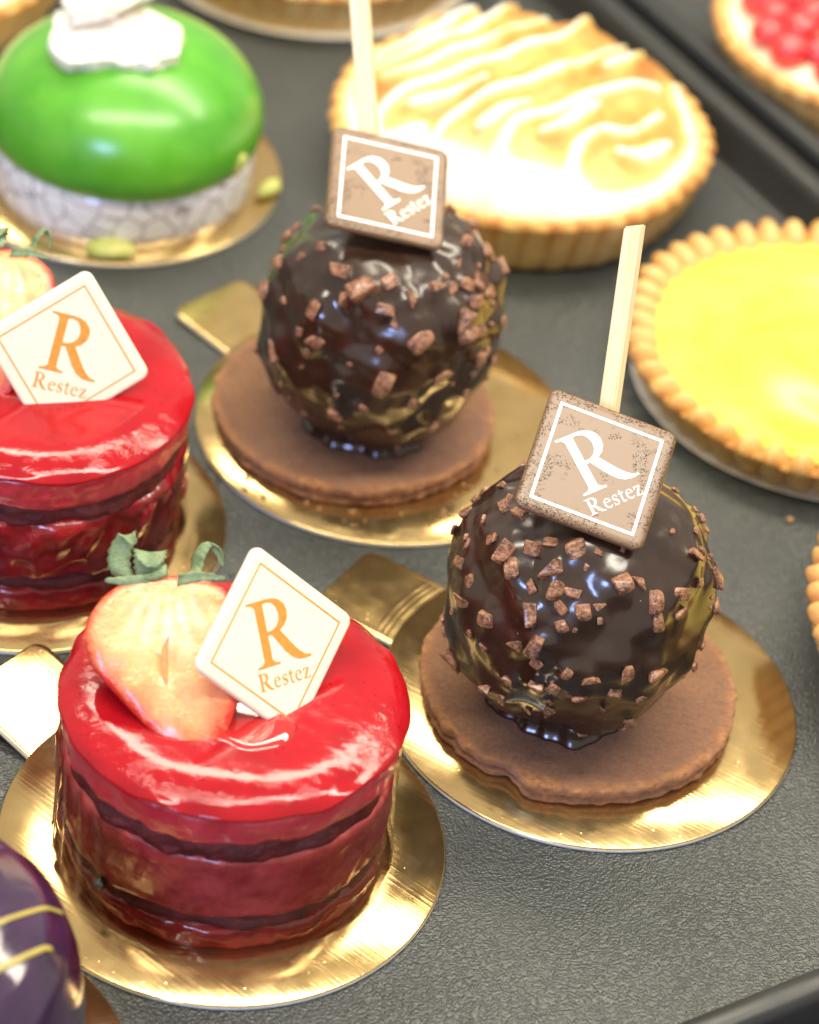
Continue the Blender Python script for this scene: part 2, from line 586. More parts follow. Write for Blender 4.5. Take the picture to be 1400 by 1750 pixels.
def cake_board(x, y, ang, tilt, label):
    t = empty('cake_board', (x, y, 0), R(ang), label, 'cake board', 'gold cake boards on the tray')
    # disc with a shallow pressed rim; local +x points to the tab
    V, F = lathe([(0.0448, 0.0), (0.0450, 0.0004), (0.0450, 0.0010), (0.04465, BT), (0.030, BT), (0.015, BT)], 160,
                 None, True, True)
    o = obj('disc', V, F, ['gold', 'paper'], t)
    for i, pl in enumerate(o.data.polygons):
        if i < 160 * 2 or (160 * 5 <= i < 160 * 6):
            pl.material_index = 1
    # tab: rounded rectangle, pressed creases where it leaves the disc, bent slightly up
    nx, ny = 60, 20
    hw = 0.0118
    x0, x1 = 0.0440, 0.0640
    top = []
    rr = 0.0032
    for i in range(nx + 1):
        xx = x0 + (x1 - x0) * i / nx
        e = max(0.0, xx - (x1 - rr))
        w = hw - (rr - math.sqrt(max(0, rr * rr - e * e)))
        for j in range(ny + 1):
            v = -1 + 2 * j / ny
            yy = w * v
            if i == 0:
                xb = math.sqrt(0.0449 ** 2 - yy * yy) + 0.00005
            else:
                xb = xx
            lo = math.sqrt(0.0449 ** 2 - yy * yy) + 0.00005
            xb = lo + (xb - x0) * (x1 - lo) / (x1 - x0) if i else lo
            s = xb - lo
            z = BT - 0.00012 + s * math.tan(R(tilt))
            crease = sum(0.00009 * math.exp(-((s - c) / 0.00040) ** 2) for c in (0.0012, 0.0026, 0.0040))
            z += crease * (0.8 + 0.5 * math.sin(yy * 900 + s * 500))
            top.append((xb, yy, z))
    n1 = len(top)
    V = top + [(a, b, max(c - 0.0010, 0.00005)) for a, b, c in top]
    F, mi = [], []
    W = ny + 1
    for i in range(nx):
        for j in range(ny):
            a = i * W + j
            F.append((a, a + W, a + W + 1, a + 1)); mi.append(0)
            F.append((n1 + a, n1 + a + 1, n1 + a + W + 1, n1 + a + W)); mi.append(1)
    rim = [i * W for i in range(nx + 1)] + [nx * W + j for j in range(1, W)] + [i * W + ny for i in range(nx - 1, -1, -1)]
    for a, b in zip(rim, rim[1:]):
        F.append((a, n1 + a, n1 + b, b)); mi.append(1)
    o = obj('tab', V, F, ['gold', 'paper'], t)
    o.data.polygons.foreach_set('material_index', mi)
    return t


PA = (-0.0287, 0.4294)
PBd = (0.0436, 0.4847)
PC = (-0.0087, 0.5726)
PD = (-0.0851, 0.5206)
PE = (-0.0896, 0.6677)
PP = (-0.0803, 0.3554)
cake_board(*PA, 145, 13.0, 'round gold foil board with tab under the front strawberry cake')
cake_board(*PBd, 152.7, 2.0, 'round gold foil board under the front chocolate ball')
cake_board(*PC, 138.8, 2.0, 'round gold foil board under the rear chocolate ball')
cake_board(*PD, 150, 2.0, 'round gold foil board under the rear red cake at left edge')
cake_board(*PE, 145, 2.0, 'round gold foil board under the green dome cake')
cake_board(*PP, 200, 2.0, 'gold foil board under the purple cake in the bottom left corner')

# ------------------------------------------------------------------ red strawberry cakes


def film_sheet(parent, seed, h, r0, wrinkle_at, amp):
    n, rows = 360, 14
    fz = nfun(seed, 60)
    a = np.linspace(0, 2 * math.pi, n + 1)
    V = []
    for j in range(rows + 1):
        v = j / rows
        wr = np.exp(-((np.angle(np.exp(1j * (a - wrinkle_at)))) / 0.45) ** 2)
        P = np.stack([r0 * np.cos(a), r0 * np.sin(a), np.full(n + 1, 0.012 * v)], 1)
        r = r0 + fz(P) * amp * (0.5 + 0.6 * (1 - v)) + wr * 0.0004 * np.sin(a * 34 + v * 3.0)
        r = r + 0.0007 * (1 - v) ** 3
        z = 0.0004 + 0.0011 * (1 - v) * (1 + fz(P * 1.7)) + h * v + 0.0006 * v * fz(P * 0.9 + 3)
        V += list(zip(r * np.cos(a), r * np.sin(a), z))
    W = n + 1
    F = [(j * W + i, j * W + i + 1, (j + 1) * W + i + 1, (j + 1) * W + i) for j in range(rows) for i in range(n)]
    return obj('clear_film', V, F, 'film', parent)


def red_cake(name, x, y, seed, label, rear=False):
    t = empty(name, (x, y, BT), 0, label, 'cake', 'red glazed strawberry cakes')
    N = 240
    obj('base_layer', *lathe(dense([(0.0318, 0.0), (0.0328, 0.0010), (0.0330, 0.0045), (0.0322, 0.0062)], 0.0008), N,
                             radial_noise(seed, 120, 0.0006, 320, 0.0003)), 'jelly', t)
    obj('thin_sponge', *lathe(dense([(0.0316, 0.0060), (0.0324, 0.0066), (0.0322, 0.0080), (0.0314, 0.0086)], 0.0006), N,
                              radial_noise(seed + 10, 150, 0.0007, 500, 0.0004, 0.0005)), 'sponge', t)
    mid = dense([(0.0314, 0.0084), (0.0326, 0.0092), (0.0329, 0.0150), (0.0328, 0.0220), (0.0320, 0.0244)], 0.0009)
    obj('middle_layer', *lathe(mid, N, radial_noise(seed + 20, 90 if not rear else 150, 0.0005 if not rear else 0.0011, 300, 0.0003)),
        'compote' if not rear else 'jelly', t)
    obj('sponge_layer', *lathe(dense([(0.0310, 0.0240), (0.0322, 0.0247), (0.0320, 0.0285), (0.0308, 0.0292)], 0.0006), N,
                               radial_noise(seed + 30, 120, 0.0009, 420, 0.0004, 0.0006)), 'sponge', t)
    ms = dense([(0.0306, 0.0284), (0.0326, 0.0290), (0.0332, 0.0305), (0.0335, 0.0340), (0.0334, 0.0354)] + arc(0.0316, 0.0354, 0.0017, 10, 80, 6), 0.0007)
    obj('mousse_layer', *lathe(ms, N, radial_noise(seed + 40, 110, 0.0005, 420, 0.00030, 0.0004)), 'mousse', t)
    # glaze cap, thin sheet flowing over the shoulder with an uneven lip
    prof = [(0.0336, 0.0366), (0.0338, 0.0371)] + [(r_, 0.0400 - 0.0026 * max(0.0, (r_ - 0.022) / 0.0116) ** 3.6) for r_ in np.linspace(0.0335, 0.002, 44)]
    f_lip, f_top, f_fine = nfun(seed + 50, 90), nfun(seed + 51, 45), nfun(seed + 52, 210)

    def wg(V):
        q = V.copy()
        r = np.hypot(V[:, 0], V[:, 1])
        lip = np.clip((r - 0.0325) / 0.0012, 0, 1)
        A = np.stack([V[:, 0], V[:, 1], np.zeros(len(V))], 1)
        q[:, 2] += -lip * 0.0009 * (f_lip(A) + 0.3) + (1 - lip) * (f_top(A) * 0.00016 + f_fine(A) * 0.00003)
        s = 1 + lip * (0.010 + 0.010 * f_lip(A * 1.3)) + f_fine(A * .7) * 0.002 * lip
        q[:, 0] *= s
        q[:, 1] *= s
        edge = np.exp(-((r - 0.0300) / 0.0016) ** 2)
        q[:, 2] += edge * 0.00007 * (f_fine(A * 1.4) + f_fine(A * 2.7))
        return q
    V, F = lathe(prof, N, wg, False, True)
    o = obj('glaze', V, F, 'glaze', t)
    Va = np.array(V)
    ra = np.hypot(Va[:, 0], Va[:, 1])
    A3 = np.stack([Va[:, 0], Va[:, 1], Va[:, 0] * 0], 1)
    fattr(o, 'rim', np.clip(0.06 + np.exp(-((ra - 0.0310) / 0.0024) ** 2) * (0.7 + 0.6 * f_lip(A3 * 0.8)), 0, 1))
    film_sheet(t, seed + 60, 0.0255 if not rear else 0.0235, 0.0338, R(205), 0.0007 if not rear else 0.0010)
    return t


cake_a = red_cake('strawberry_cake', -0.0290, 0.4310, 100, 'red glazed layered cake at front, topped with strawberry half and white plaque')
cake_d = red_cake('strawberry_cake', -0.0838, 0.5210, 300, 'red glazed cake cut off by the left edge, dark jelly sides', True)

# gel meniscus beside the berry on the front cake
f_g = nfun(77, 150)
prof = [(0.0088, 0.0), (0.0086, 0.0005), (0.0079, 0.0010), (0.0070, 0.00125)] + [(r, 0.00105 + 0.0002 * (r / 0.0065) ** 2) for r in (0.006, 0.004, 0.002)]


def wgel(V):
    q = V.copy()
    s = 1 + 0.22 * f_g(np.stack([V[:, 0], V[:, 1], V[:, 0] * 0], 1) * 0.7)
    q[:, 0] *= s * 1.05
    q[:, 1] *= s * 0.85
    return q


o = obj('gel_puddle', *lathe(prof, 96, wgel), 'gel', cake_a, True, (0.0036, -0.0108, 0.0394))
bm = bmesh.new()
bmesh.ops.create_icosphere(bm, subdivisions=3, radius=0.0011)
fs = nfun(5, 900)
for v in bm.verts:
    v.co *= 1 + 0.25 * float(fs(np.array([v.co]))[0])
o = from_bm('seed', bm, 'seed', cake_a, True, (-0.0208, -0.0268, 0.0085))

# ------------------------------------------------------------------ strawberry halves


def strawberry(loc, label, scale=1.0, mat=None):
    t = empty('strawberry_half', (0, 0, 0), 0, label, 'strawberry', 'halved strawberries on the red cakes')
    outline = [(-8.1, 30.66), (-13.72, 29.6), (-18.36, 26.4), (-21.09, 21.74), (-21.53, 17.13), (-19.0, 12.5), (-15.0, 8.7), (-10.5, 4.7),
               (-6.0, 1.0), (-2.6, -1.4), (0.4, -2.2), (3.4, -0.6), (6.0, 5.6), (6.9, 12.36), (6.8, 19.15), (5.6, 24.69), (2.8, 28.95), (-2.2, 30.95)]
    # resample as a smooth closed loop
    P = np.array(outline) / 1000
    n = 120
    k = len(P)
    tt = np.linspace(0, k, n, endpoint=False)
    loop = []
    for u in tt:
        i = int(u); f = u - i
        p0, p1, p2, p3 = (P[(i + d) % k] for d in (-1, 0, 1, 2))
        loop.append(0.5 * ((2 * p1) + (-p0 + p2) * f + (2 * p0 - 5 * p1 + 4 * p2 - p3) * f * f + (-p0 + 3 * p1 - 3 * p2 + p3) * f ** 3))
    loop = np.array(loop)
    cen = np.array([-0.0078, 0.0165])
    rings = 26
    fz = nfun(41, 260)
    V, F, inner = [], [], []
    for j in range(rings):
        s = 1 - j / rings
        pts = cen + (loop - cen) * s
        A = np.concatenate([pts, np.zeros((n, 1))], 1)
        hollow = -0.0011 * np.exp(-(((pts[:, 0] + 0.0068) / 0.0016) ** 2 + ((pts[:, 1] - 0.0150) / 0.0055) ** 2))
        z = fz(A) * 0.00028 * (1 - s ** 8) + hollow + (-0.0009 * s ** 14)
        V += list(np.concatenate([pts, z[:, None]], 1))
        up = np.clip((pts[:, 1] - 0.012) / 0.018, 0, 1)
        rib = 0.09 * np.sin(np.arctan2(pts[:, 0] + 0.0078, 0.034 - pts[:, 1]) * 26) * (0.35 + 0.65 * up)
        inner += list((1 - s ** 2.2) * 0.46 + up * 0.50 * (1 - s ** 6) + rib * (1 - s ** 4))
    V.append((cen[0], cen[1], 0)); inner.append(0.6)
    for j in range(rings - 1):
        for i in range(n):
            q = (i + 1) % n
            F.append((j * n + i, j * n + q, (j + 1) * n + q, (j + 1) * n + i))
    F += [((rings - 1) * n + i, (rings - 1) * n + (i + 1) % n, len(V) - 1) for i in range(n)]
    o = obj('flesh', V, F, 'flesh', t)
    fattr(o, 'inner', inner)
    # skin: convex back
    V, F = [], []
    rows = 16
    for j in range(rows + 1):
        a = (math.pi / 2) * j / rows
        s = math.cos(a) * (1 + 0.09 * math.sin(2 * a))
        pts = cen + (loop - cen) * (s if j < rows else 0.001)
        V += [(x, y, -0.0009 - 0.0095 * math.sin(a)) for x, y in pts]
    for j in range(rows):
        for i in range(n):
            q = (i + 1) % n
            F.append((j * n + i, (j + 1) * n + i, (j + 1) * n + q, j * n + q))
    obj('skin', V, F, 'skin', t)
    # pith line in the middle
    pl = [(-0.0066, 0.0195), (-0.0071, 0.0170), (-0.0069, 0.0140), (-0.0061, 0.0112), (-0.0055, 0.0095)]
    wd = [0.0001, 0.0004, 0.0005, 0.0004, 0.0001]
    V = [(x - w_, y, -0.00035) for (x, y), w_ in zip(pl, wd)] + [(x, y, -0.0001) for (x, y) in pl] + [(x + w_, y, -0.00035) for (x, y), w_ in zip(pl, wd)]
    F = [(i + r_ * 5, i + 1 + r_ * 5, i + 6 + r_ * 5, i + 5 + r_ * 5) for r_ in (0, 1) for i in range(4)]
    obj('core_streak', V, F, 'core', t)
    # sepals: (path, widths) curling strips

    def leaf(path, wid, side, fold=0.35, name='sepal', par=None):
        path = [Vector(p) / 1000 for p in path]
        side = Vector(side).normalized()
        fine = []
        K = len(path)
        for i in range(K - 1):
            for s_ in range(8):
                f = s_ / 8
                p0, p1, p2, p3 = path[max(i - 1, 0)], path[i], path[i + 1], path[min(i + 2, K - 1)]
                c = 0.5 * ((2 * p1) + (p2 - p0) * f + (2 * p0 - 5 * p1 + 4 * p2 - p3) * f * f + (3 * p1 - p0 - 3 * p2 + p3) * f ** 3)
                w_ = 1.12 * (wid[i] + (wid[i + 1] - wid[i]) * f)
                fine.append((c, w_ / 1000))
        fine.append((path[-1], wid[-1] / 1000))
        V, F = [], []
        cols = 6
        for i, (c, w_) in enumerate(fine):
            tg = (fine[min(i + 1, len(fine) - 1)][0] - fine[max(i - 1, 0)][0]).normalized()
            nr = tg.cross(side).normalized()
            for j in range(cols + 1):
                v = -1 + 2 * j / cols
                V.append(c + side * (w_ * v * (1 + 0.10 * math.sin(i * 1.9 + 2 * j))) + nr * (w_ * fold * v * v + 0.00006 * math.sin(i * 2.1 + j)))
        for i in range(len(fine) - 1):
            for j in range(cols):
                a = i * (cols + 1) + j
                F.append((a, a + 1, a + cols + 2, a + cols + 1))
        o = obj(name, V, F, 'leaf', par or t)
        md = o.modifiers.new('thick', 'SOLIDIFY')
        md.thickness = 0.00012
        return o
    cal = leaf([(-11, 29.5, 0.2), (-9.5, 30.6, 0.5), (-8.5, 32.6, 0.3)], [1.4, 1.5, 0.1], (1, 0, 0), 0.2, 'calyx')
    leaf([(-9, 29.5, -1), (-14, 29.3, -2.2), (-17.0, 31.5, -3.0), (-17.4, 35.2, -3.2), (-16.0, 37.4, -1.6), (-14.4, 35.6, 0.0)], [0.8, 1.4, 2.0, 2.2, 1.6, 0.6], (1, 0.15, 0.45), 0.4, 'sepal', cal)
    leaf([(-10.5, 29.6, -1.5), (-11.6, 31.2, -2.2), (-11.6, 33.6, -2.2), (-11.5, 34.6, -0.6), (-11.2, 33.2, 0.6), (-10.8, 31.6, 0.9)], [1.0, 2.0, 2.5, 2.6, 2.4, 0.8], (1, 0.05, 0.0), 0.15, 'sepal', cal)
    leaf([(-6, 30.2, -1.5), (-3.6, 32.4, -2.5), (-3.2, 35.6, -2.8), (-1.6, 37.8, -2.2), (0.8, 36.4, -0.8), (1.9, 33.2, 0.0)], [0.8, 1.6, 2.0, 1.9, 1.5, 0.2], (0.55, -0.1, 0.8), 0.3, 'sepal', cal)
    leaf([(-6, 30, 0.0), (-2, 31.0, 0.1), (2.6, 31.2, -0.6)], [0.9, 0.8, 0.2], (0, 1, 0.2), 0.2, 'sepal', cal)
    leaf([(-11, 29.6, 0.0), (-15, 28.9, -0.2), (-19.0, 28.8, -0.8)], [0.9, 0.9, 0.3], (0, 1, 0.2), 0.2, 'sepal', cal)
    t.matrix_world = Matrix.Translation(loc) @ mat @ Matrix.Scale(scale, 4)
    return t


face = Matrix(((1, 0, 0), (0, 0.768, -0.64), (0, 0.64, 0.768))).to_4x4()
strawberry((-0.0345, 0.4128, 0.0404), 'halved strawberry with green leaves, cut face out, on the front cake', 1.06, Matrix.Rotation(R(3), 4, 'Z') @ face)
strawberry((-0.0925, 0.5130, 0.0420), 'halved strawberry behind the white plaque on the left-edge cake', 1.0,
           Matrix.Rotation(R(-14), 4, 'Z') @ face)

# ------------------------------------------------------------------ chocolate plaques with print
GLYPH = {
    'R': (0.98, [[(0, 0), (0.42, 0), (0.42, 0.03), (0.34, 0.045), (0.29, 0.09), (0.29, 0.46), (0.36, 0.46), (0.55, 0.16), (0.65, 0.05), (0.75, -0.01),
                  (0.88, -0.03), (1.0, -0.02), (1.0, 0.01), (0.90, 0.03), (0.82, 0.09), (0.74, 0.18), (0.52, 0.49), (0.62, 0.55), (0.69, 0.64), (0.71, 0.75),
                  (0.68, 0.86), (0.60, 0.94), (0.50, 0.985), (0.38, 1.0), (0, 1.0), (0, 0.97), (0.09, 0.955), (0.14, 0.90), (0.14, 0.09), (0.09, 0.045), (0, 0.03)],
                 [(0.29, 0.515), (0.38, 0.52), (0.47, 0.56), (0.53, 0.64), (0.55, 0.74), (0.52, 0.85), (0.46, 0.92), (0.37, 0.95), (0.29, 0.94)]]),
    'e': (0.54, [[(0.48, 0.36), (0.46, 0.48), (0.38, 0.58), (0.26, 0.62), (0.13, 0.57), (0.04, 0.45), (0.02, 0.30), (0.05, 0.14), (0.14, 0.03), (0.26, -0.01),
                  (0.38, 0.02), (0.48, 0.11), (0.46, 0.135), (0.38, 0.085), (0.28, 0.07), (0.18, 0.12), (0.125, 0.22), (0.115, 0.36)],
                 [(0.125, 0.40), (0.36, 0.40), (0.35, 0.50), (0.30, 0.56), (0.24, 0.575), (0.17, 0.53), (0.13, 0.46)]]),
    's': (0.45, [[(0.36, 0.60), (0.36, 0.45), (0.33, 0.45), (0.29, 0.54), (0.21, 0.58), (0.14, 0.55), (0.12, 0.49), (0.16, 0.42), (0.28, 0.36), (0.37, 0.28), (0.39, 0.17),
                  (0.35, 0.06), (0.25, 0.0), (0.16, -0.01), (0.05, 0.02), (0.04, 0.18), (0.07, 0.18), (0.11, 0.08), (0.19, 0.03), (0.27, 0.06), (0.30, 0.13), (0.27, 0.20),
                  (0.15, 0.27), (0.06, 0.35), (0.04, 0.46), (0.09, 0.57), (0.19, 0.62), (0.28, 0.62)]]),
    't': (0.39, [[(0.0, 0.58), (0.08, 0.64), (0.13, 0.77), (0.19, 0.77), (0.19, 0.60), (0.33, 0.60), (0.32, 0.54), (0.19, 0.54), (0.19, 0.14), (0.22, 0.07), (0.28, 0.06),
                  (0.35, 0.09), (0.36, 0.06), (0.29, 0.0), (0.2, -0.01), (0.12, 0.04), (0.10, 0.12), (0.10, 0.54), (0, 0.54)]]),
    'z': (0.5, [[(0.04, 0.60), (0.44, 0.60), (0.44, 0.57), (0.16, 0.05), (0.34, 0.05), (0.41, 0.09), (0.44, 0.19), (0.47, 0.19), (0.45, 0.0), (0.02, 0.0), (0.02, 0.03), (0.30, 0.55),
                 (0.16, 0.55), (0.10, 0.52), (0.07, 0.43), (0.04, 0.43)]]),
}


def outline_mesh(name, loops, z, thick=0.00003):
    cu = bpy.data.curves.new(name, 'CURVE')
    cu.dimensions = '2D'
    cu.fill_mode = 'BOTH'
    cu.extrude = thick
    for lp in loops:
        sp_ = cu.splines.new('POLY')
        sp_.points.add(len(lp) - 1)
        for p_, (x, y) in zip(sp_.points, lp):
            p_.co = (x, y, 0, 1)
        sp_.use_cyclic_u = True
    tmp = bpy.data.objects.new(name, cu)
    me = bpy.data.meshes.new_from_object(tmp)
    bpy.data.objects.remove(tmp)
    bpy.data.curves.remove(cu)
    me.transform(Matrix.Translation((0, 0, z)))
    me.name = name
    return me


def text_loops(s, size, x, y, gap=0.03, smooth=True):
    out = []
    for ch in s:
        adv, lps = GLYPH[ch]
        for lp in lps:
            out.append([(x + px * size, y + py * size) for px, py in lp])
        x += (adv + gap) * size
    return out


PL = {}


def plaque(mat, L, body, ink, label, group):
    t = empty('chocolate_plaque', (0, 0, 0), 0, label, 'chocolate plaque', group)
    hd = L / math.sqrt(2)
    T = 0.0017
    key = body
    if key not in PL:
        # rounded square turned on its corner, soft edges
        N = 12
        base = rrect(0.5, 0.5, 0.075, 8)
        prof = [(-0.030, -1.0), (-0.010, -0.93), (0.0, -0.75), (0.0, -0.3), (-0.008, -0.10), (-0.026, 0.0)]
        prof = [(d, z) for d, z in prof] + [(-0.06, 0.0), (-0.14, 0.0), (-0.25, 0.0), (-0.36, 0.0), (-0.46, 0.0)]
        V, F, bd = [], [], []
        ca, sa = math.cos(R(45)), math.sin(R(45))
        n = len(base)
        for d, z in prof:
            for (x, y) in rrect(0.5 + d, 0.5 + d, max(0.012, 0.075 + d), 8):
                V.append(((x * ca - y * sa) * L, (x * sa + y * ca) * L, z * T))
                bd.append(max(0, min(1, 1 + d / 0.30)) if z > -0.2 else 0.1)
        for j in range(len(prof) - 1):
            for i in range(n):
                k = (i + 1) % n
                F.append((j * n + i, j * n + k, (j + 1) * n + k, (j + 1) * n + i))
        F.append(tuple(range(n))[::-1])
        F.append(tuple((len(prof) - 1) * n + i for i in range(n)))
        o = obj('tablet', V, F, body, t)
        fattr(o, 'border', bd)
        a, b = hd * 0.815, hd * (0.815 - (0.045 if body == 'plaque_brown' else 0.024))
        fr = [[(0, a), (a, 0), (0, -a), (-a, 0)], [(0, b), (b, 0), (0, -b), (-b, 0)]]
        me1 = outline_mesh('frame_print', fr, 0.00004)
        s1 = L * 0.47
        bold = text_loops('R', s1, -0.195 * L, -0.155 * L)
        me2 = outline_mesh('monogram_print', bold, 0.00004)
        s2 = L * 0.130
        me3 = outline_mesh('word_print', text_loops('Restez', s2 * 0.98, -0.215 * L, -0.312 * L), 0.00004)
        for me in (me1, me2, me3):
            me.materials.append(M[ink])
        PL[key] = (o.data, me1, me2, me3)
        for me in (me1, me2, me3):
            link(me.name.split('.')[0], me, t)
    else:
        for me in PL[key]:
            link(me.name.split('.')[0], me, t)
    t.matrix_world = mat
    return t


def mat4(rows):
    return Matrix([list(r) for r in rows] + [[0, 0, 0, 1]])


def near(rows, k):
    """same pose, slightly smaller square standing nearer (rests on what carries it)"""
    e = Vector((0, 0, 0.43626))
    c_ = e + (Vector([q[3] for q in rows]) - e) * k
    return mat4([[*q[:3], c_[i]] for i, q in enumerate(rows)]) @ Matrix.Scale(k, 4)


plaque(near([[0.7291, -0.3141, 0.6081, -0.0222], [0.6713, 0.5014, -0.5459, 0.4357], [-0.1334, 0.8062, 0.5764, 0.0493]], 0.992), 0.0275,
       'plaque_white', 'ink_orange', 'white chocolate square with orange lettering leaning on the front strawberry half', 'white chocolate plaques')
plaque(near([[0.9458, 0.1388, 0.2937, -0.0789], [0.1845, 0.5147, -0.8373, 0.5307], [-0.2674, 0.8461, 0.4612, 0.0404]], 0.9745), 0.0275,
       'plaque_white', 'ink_orange', 'white chocolate square with orange lettering on the left-edge red cake', 'white chocolate plaques')
plaque(near([[0.8218, -0.5537, 0.134, 0.0363], [0.5433, 0.691, -0.4768, 0.4824], [0.1715, 0.4647, 0.8687, 0.0653]], 0.985), 0.0275,
       'plaque_brown', 'ink_white', 'brown chocolate square with white lettering on the front chocolate ball', 'brown chocolate plaques')
plaque(near([[0.6466, -0.7275, 0.2294, -0.0143], [0.7535, 0.5624, -0.3405, 0.5762], [0.1187, 0.393, 0.9118, 0.065]], 0.985), 0.0275,
       'plaque_brown', 'ink_white', 'brown chocolate square with white lettering on the rear chocolate ball', 'brown chocolate plaques')

# ------------------------------------------------------------------ biscuits
BH = 0.0054


def biscuit(x, y, r, seed, notch, label):
    t = empty('cocoa_biscuit', (x, y, BT), 0, label, 'biscuit', 'round cocoa biscuits under the chocolate balls')
    k = r / 0.034
    prof = dense([(0.0322 * k, 0.0), (0.0334 * k, 0.0005), (0.0339 * k, 0.0016), (0.0329 * k, 0.0026), (0.0339 * k, 0.0033), (0.0342 * k, 0.0044), (0.03405 * k, 0.0051), (0.0336 * k, BH)], 0.0004)
    prof += [(rr * k, BH) for rr in (0.0328, 0.0318, 0.0306, 0.029, 0.026, 0.022, 0.018, 0.013, 0.008, 0.003)]
    f1, f2, f3 = nfun(seed, 40), nfun(seed + 1, 420), nfun(seed + 2, 60)

    def w(V):
        q = V.copy()
        rr = np.hypot(V[:, 0], V[:, 1]) + 1e-9
        d = f1(np.stack([V[:, 0], V[:, 1], V[:, 0] * 0], 1)) * 0.0006 + f2(V) * 0.00048
        th = np.arctan2(V[:, 1], V[:, 0])
        d -= 0.0026 * np.exp(-(np.angle(np.exp(1j * (th - notch))) / 0.085) ** 2)
        d += 0.0009 * np.exp(-(np.angle(np.exp(1j * (th - notch - 0.22))) / 0.10) ** 2)
        d *= np.clip((rr / r - 0.7) / 0.25, 0, 1)
        q[:, 0] += V[:, 0] / rr * d
        q[:, 1] += V[:, 1] / rr * d
        q[:, 2] += np.where(V[:, 2] > BH * .9, f3(V) * 0.00018 + f2(V * 1.3) * 0.00007, 0)
        return q
    V, F = lathe(prof, 260, w)
    o = obj('round_slab', V, F, 'biscuit', t)
    Va = np.array(V)
    fattr(o, 'edge', np.clip((np.hypot(Va[:, 0], Va[:, 1]) / r - 0.93) / 0.05, 0, 1))
    return t


biscuit(0.0405, 0.4850, 0.0340, 500, R(245), 'round brown biscuit under the front chocolate ball')
biscuit(-0.0163, 0.5726, 0.0337, 520, R(60), 'round brown biscuit under the rear chocolate ball')

# ------------------------------------------------------------------ chocolate balls with nuts
NUT_MESH = []
for s in range(9):
    g = np.random.default_rng(900 + s)
    bm = bmesh.new()
    pts = []
    dims = np.array([1.0, 0.72 + 0.25 * g.random(), 0.62 + 0.25 * g.random()])
    for sx in (-1, 1):
        for sy in (-1, 1):
            for sz in (-1, 1):
                if g.random() < 0.88:
                    pts.append(np.array([sx, sy, sz]) * 0.72 * (1 + g.uniform(-0.34, 0.24, 3)) * dims)
    for _ in range(3):
        d = g.normal(size=3)
        pts.append(d / np.linalg.norm(d) * dims * 0.98)
    vs = [bm.verts.new(p) for p in pts]
    res = bmesh.ops.convex_hull(bm, input=vs)
    bmesh.ops.delete(bm, geom=[v for v in bm.verts if not v.link_faces], context='VERTS')
    bmesh.ops.bevel(bm, geom=list(bm.edges), offset=0.13, segments=2, affect='EDGES', profile=0.6, clamp_overlap=True)
    bmesh.ops.smooth_vert(bm, verts=bm.verts, factor=0.35, use_axis_x=True, use_axis_y=True, use_axis_z=True)
    bmesh.ops.recalc_face_normals(bm, faces=bm.faces)
    me = bpy.data.meshes.new('nut_chip')
    bm.to_mesh(me)
    bm.free()
    me.materials.append(M['nut'])
    me.polygons.foreach_set('use_smooth', [True] * len(me.polygons))
    NUT_MESH.append(me)

BA, BB, BL = 0.0269, 0.0268, 0.0300


def ball_surface(q):
    """unit directions (N,3) -> points on the slightly barrel-shaped ball"""
    rho = np.hypot(q[:, 0], q[:, 1])
    z = q[:, 2]
    p_ = np.where(z > 0, 2.12, 2.25)
    t = 1 / (rho ** p_ + np.abs(z) ** p_) ** (1 / p_)
    P = q * t[:, None]
    P[:, 0] *= BA
    P[:, 1] *= BA
    P[:, 2] *= np.where(z > 0, BB, BL)
    return P


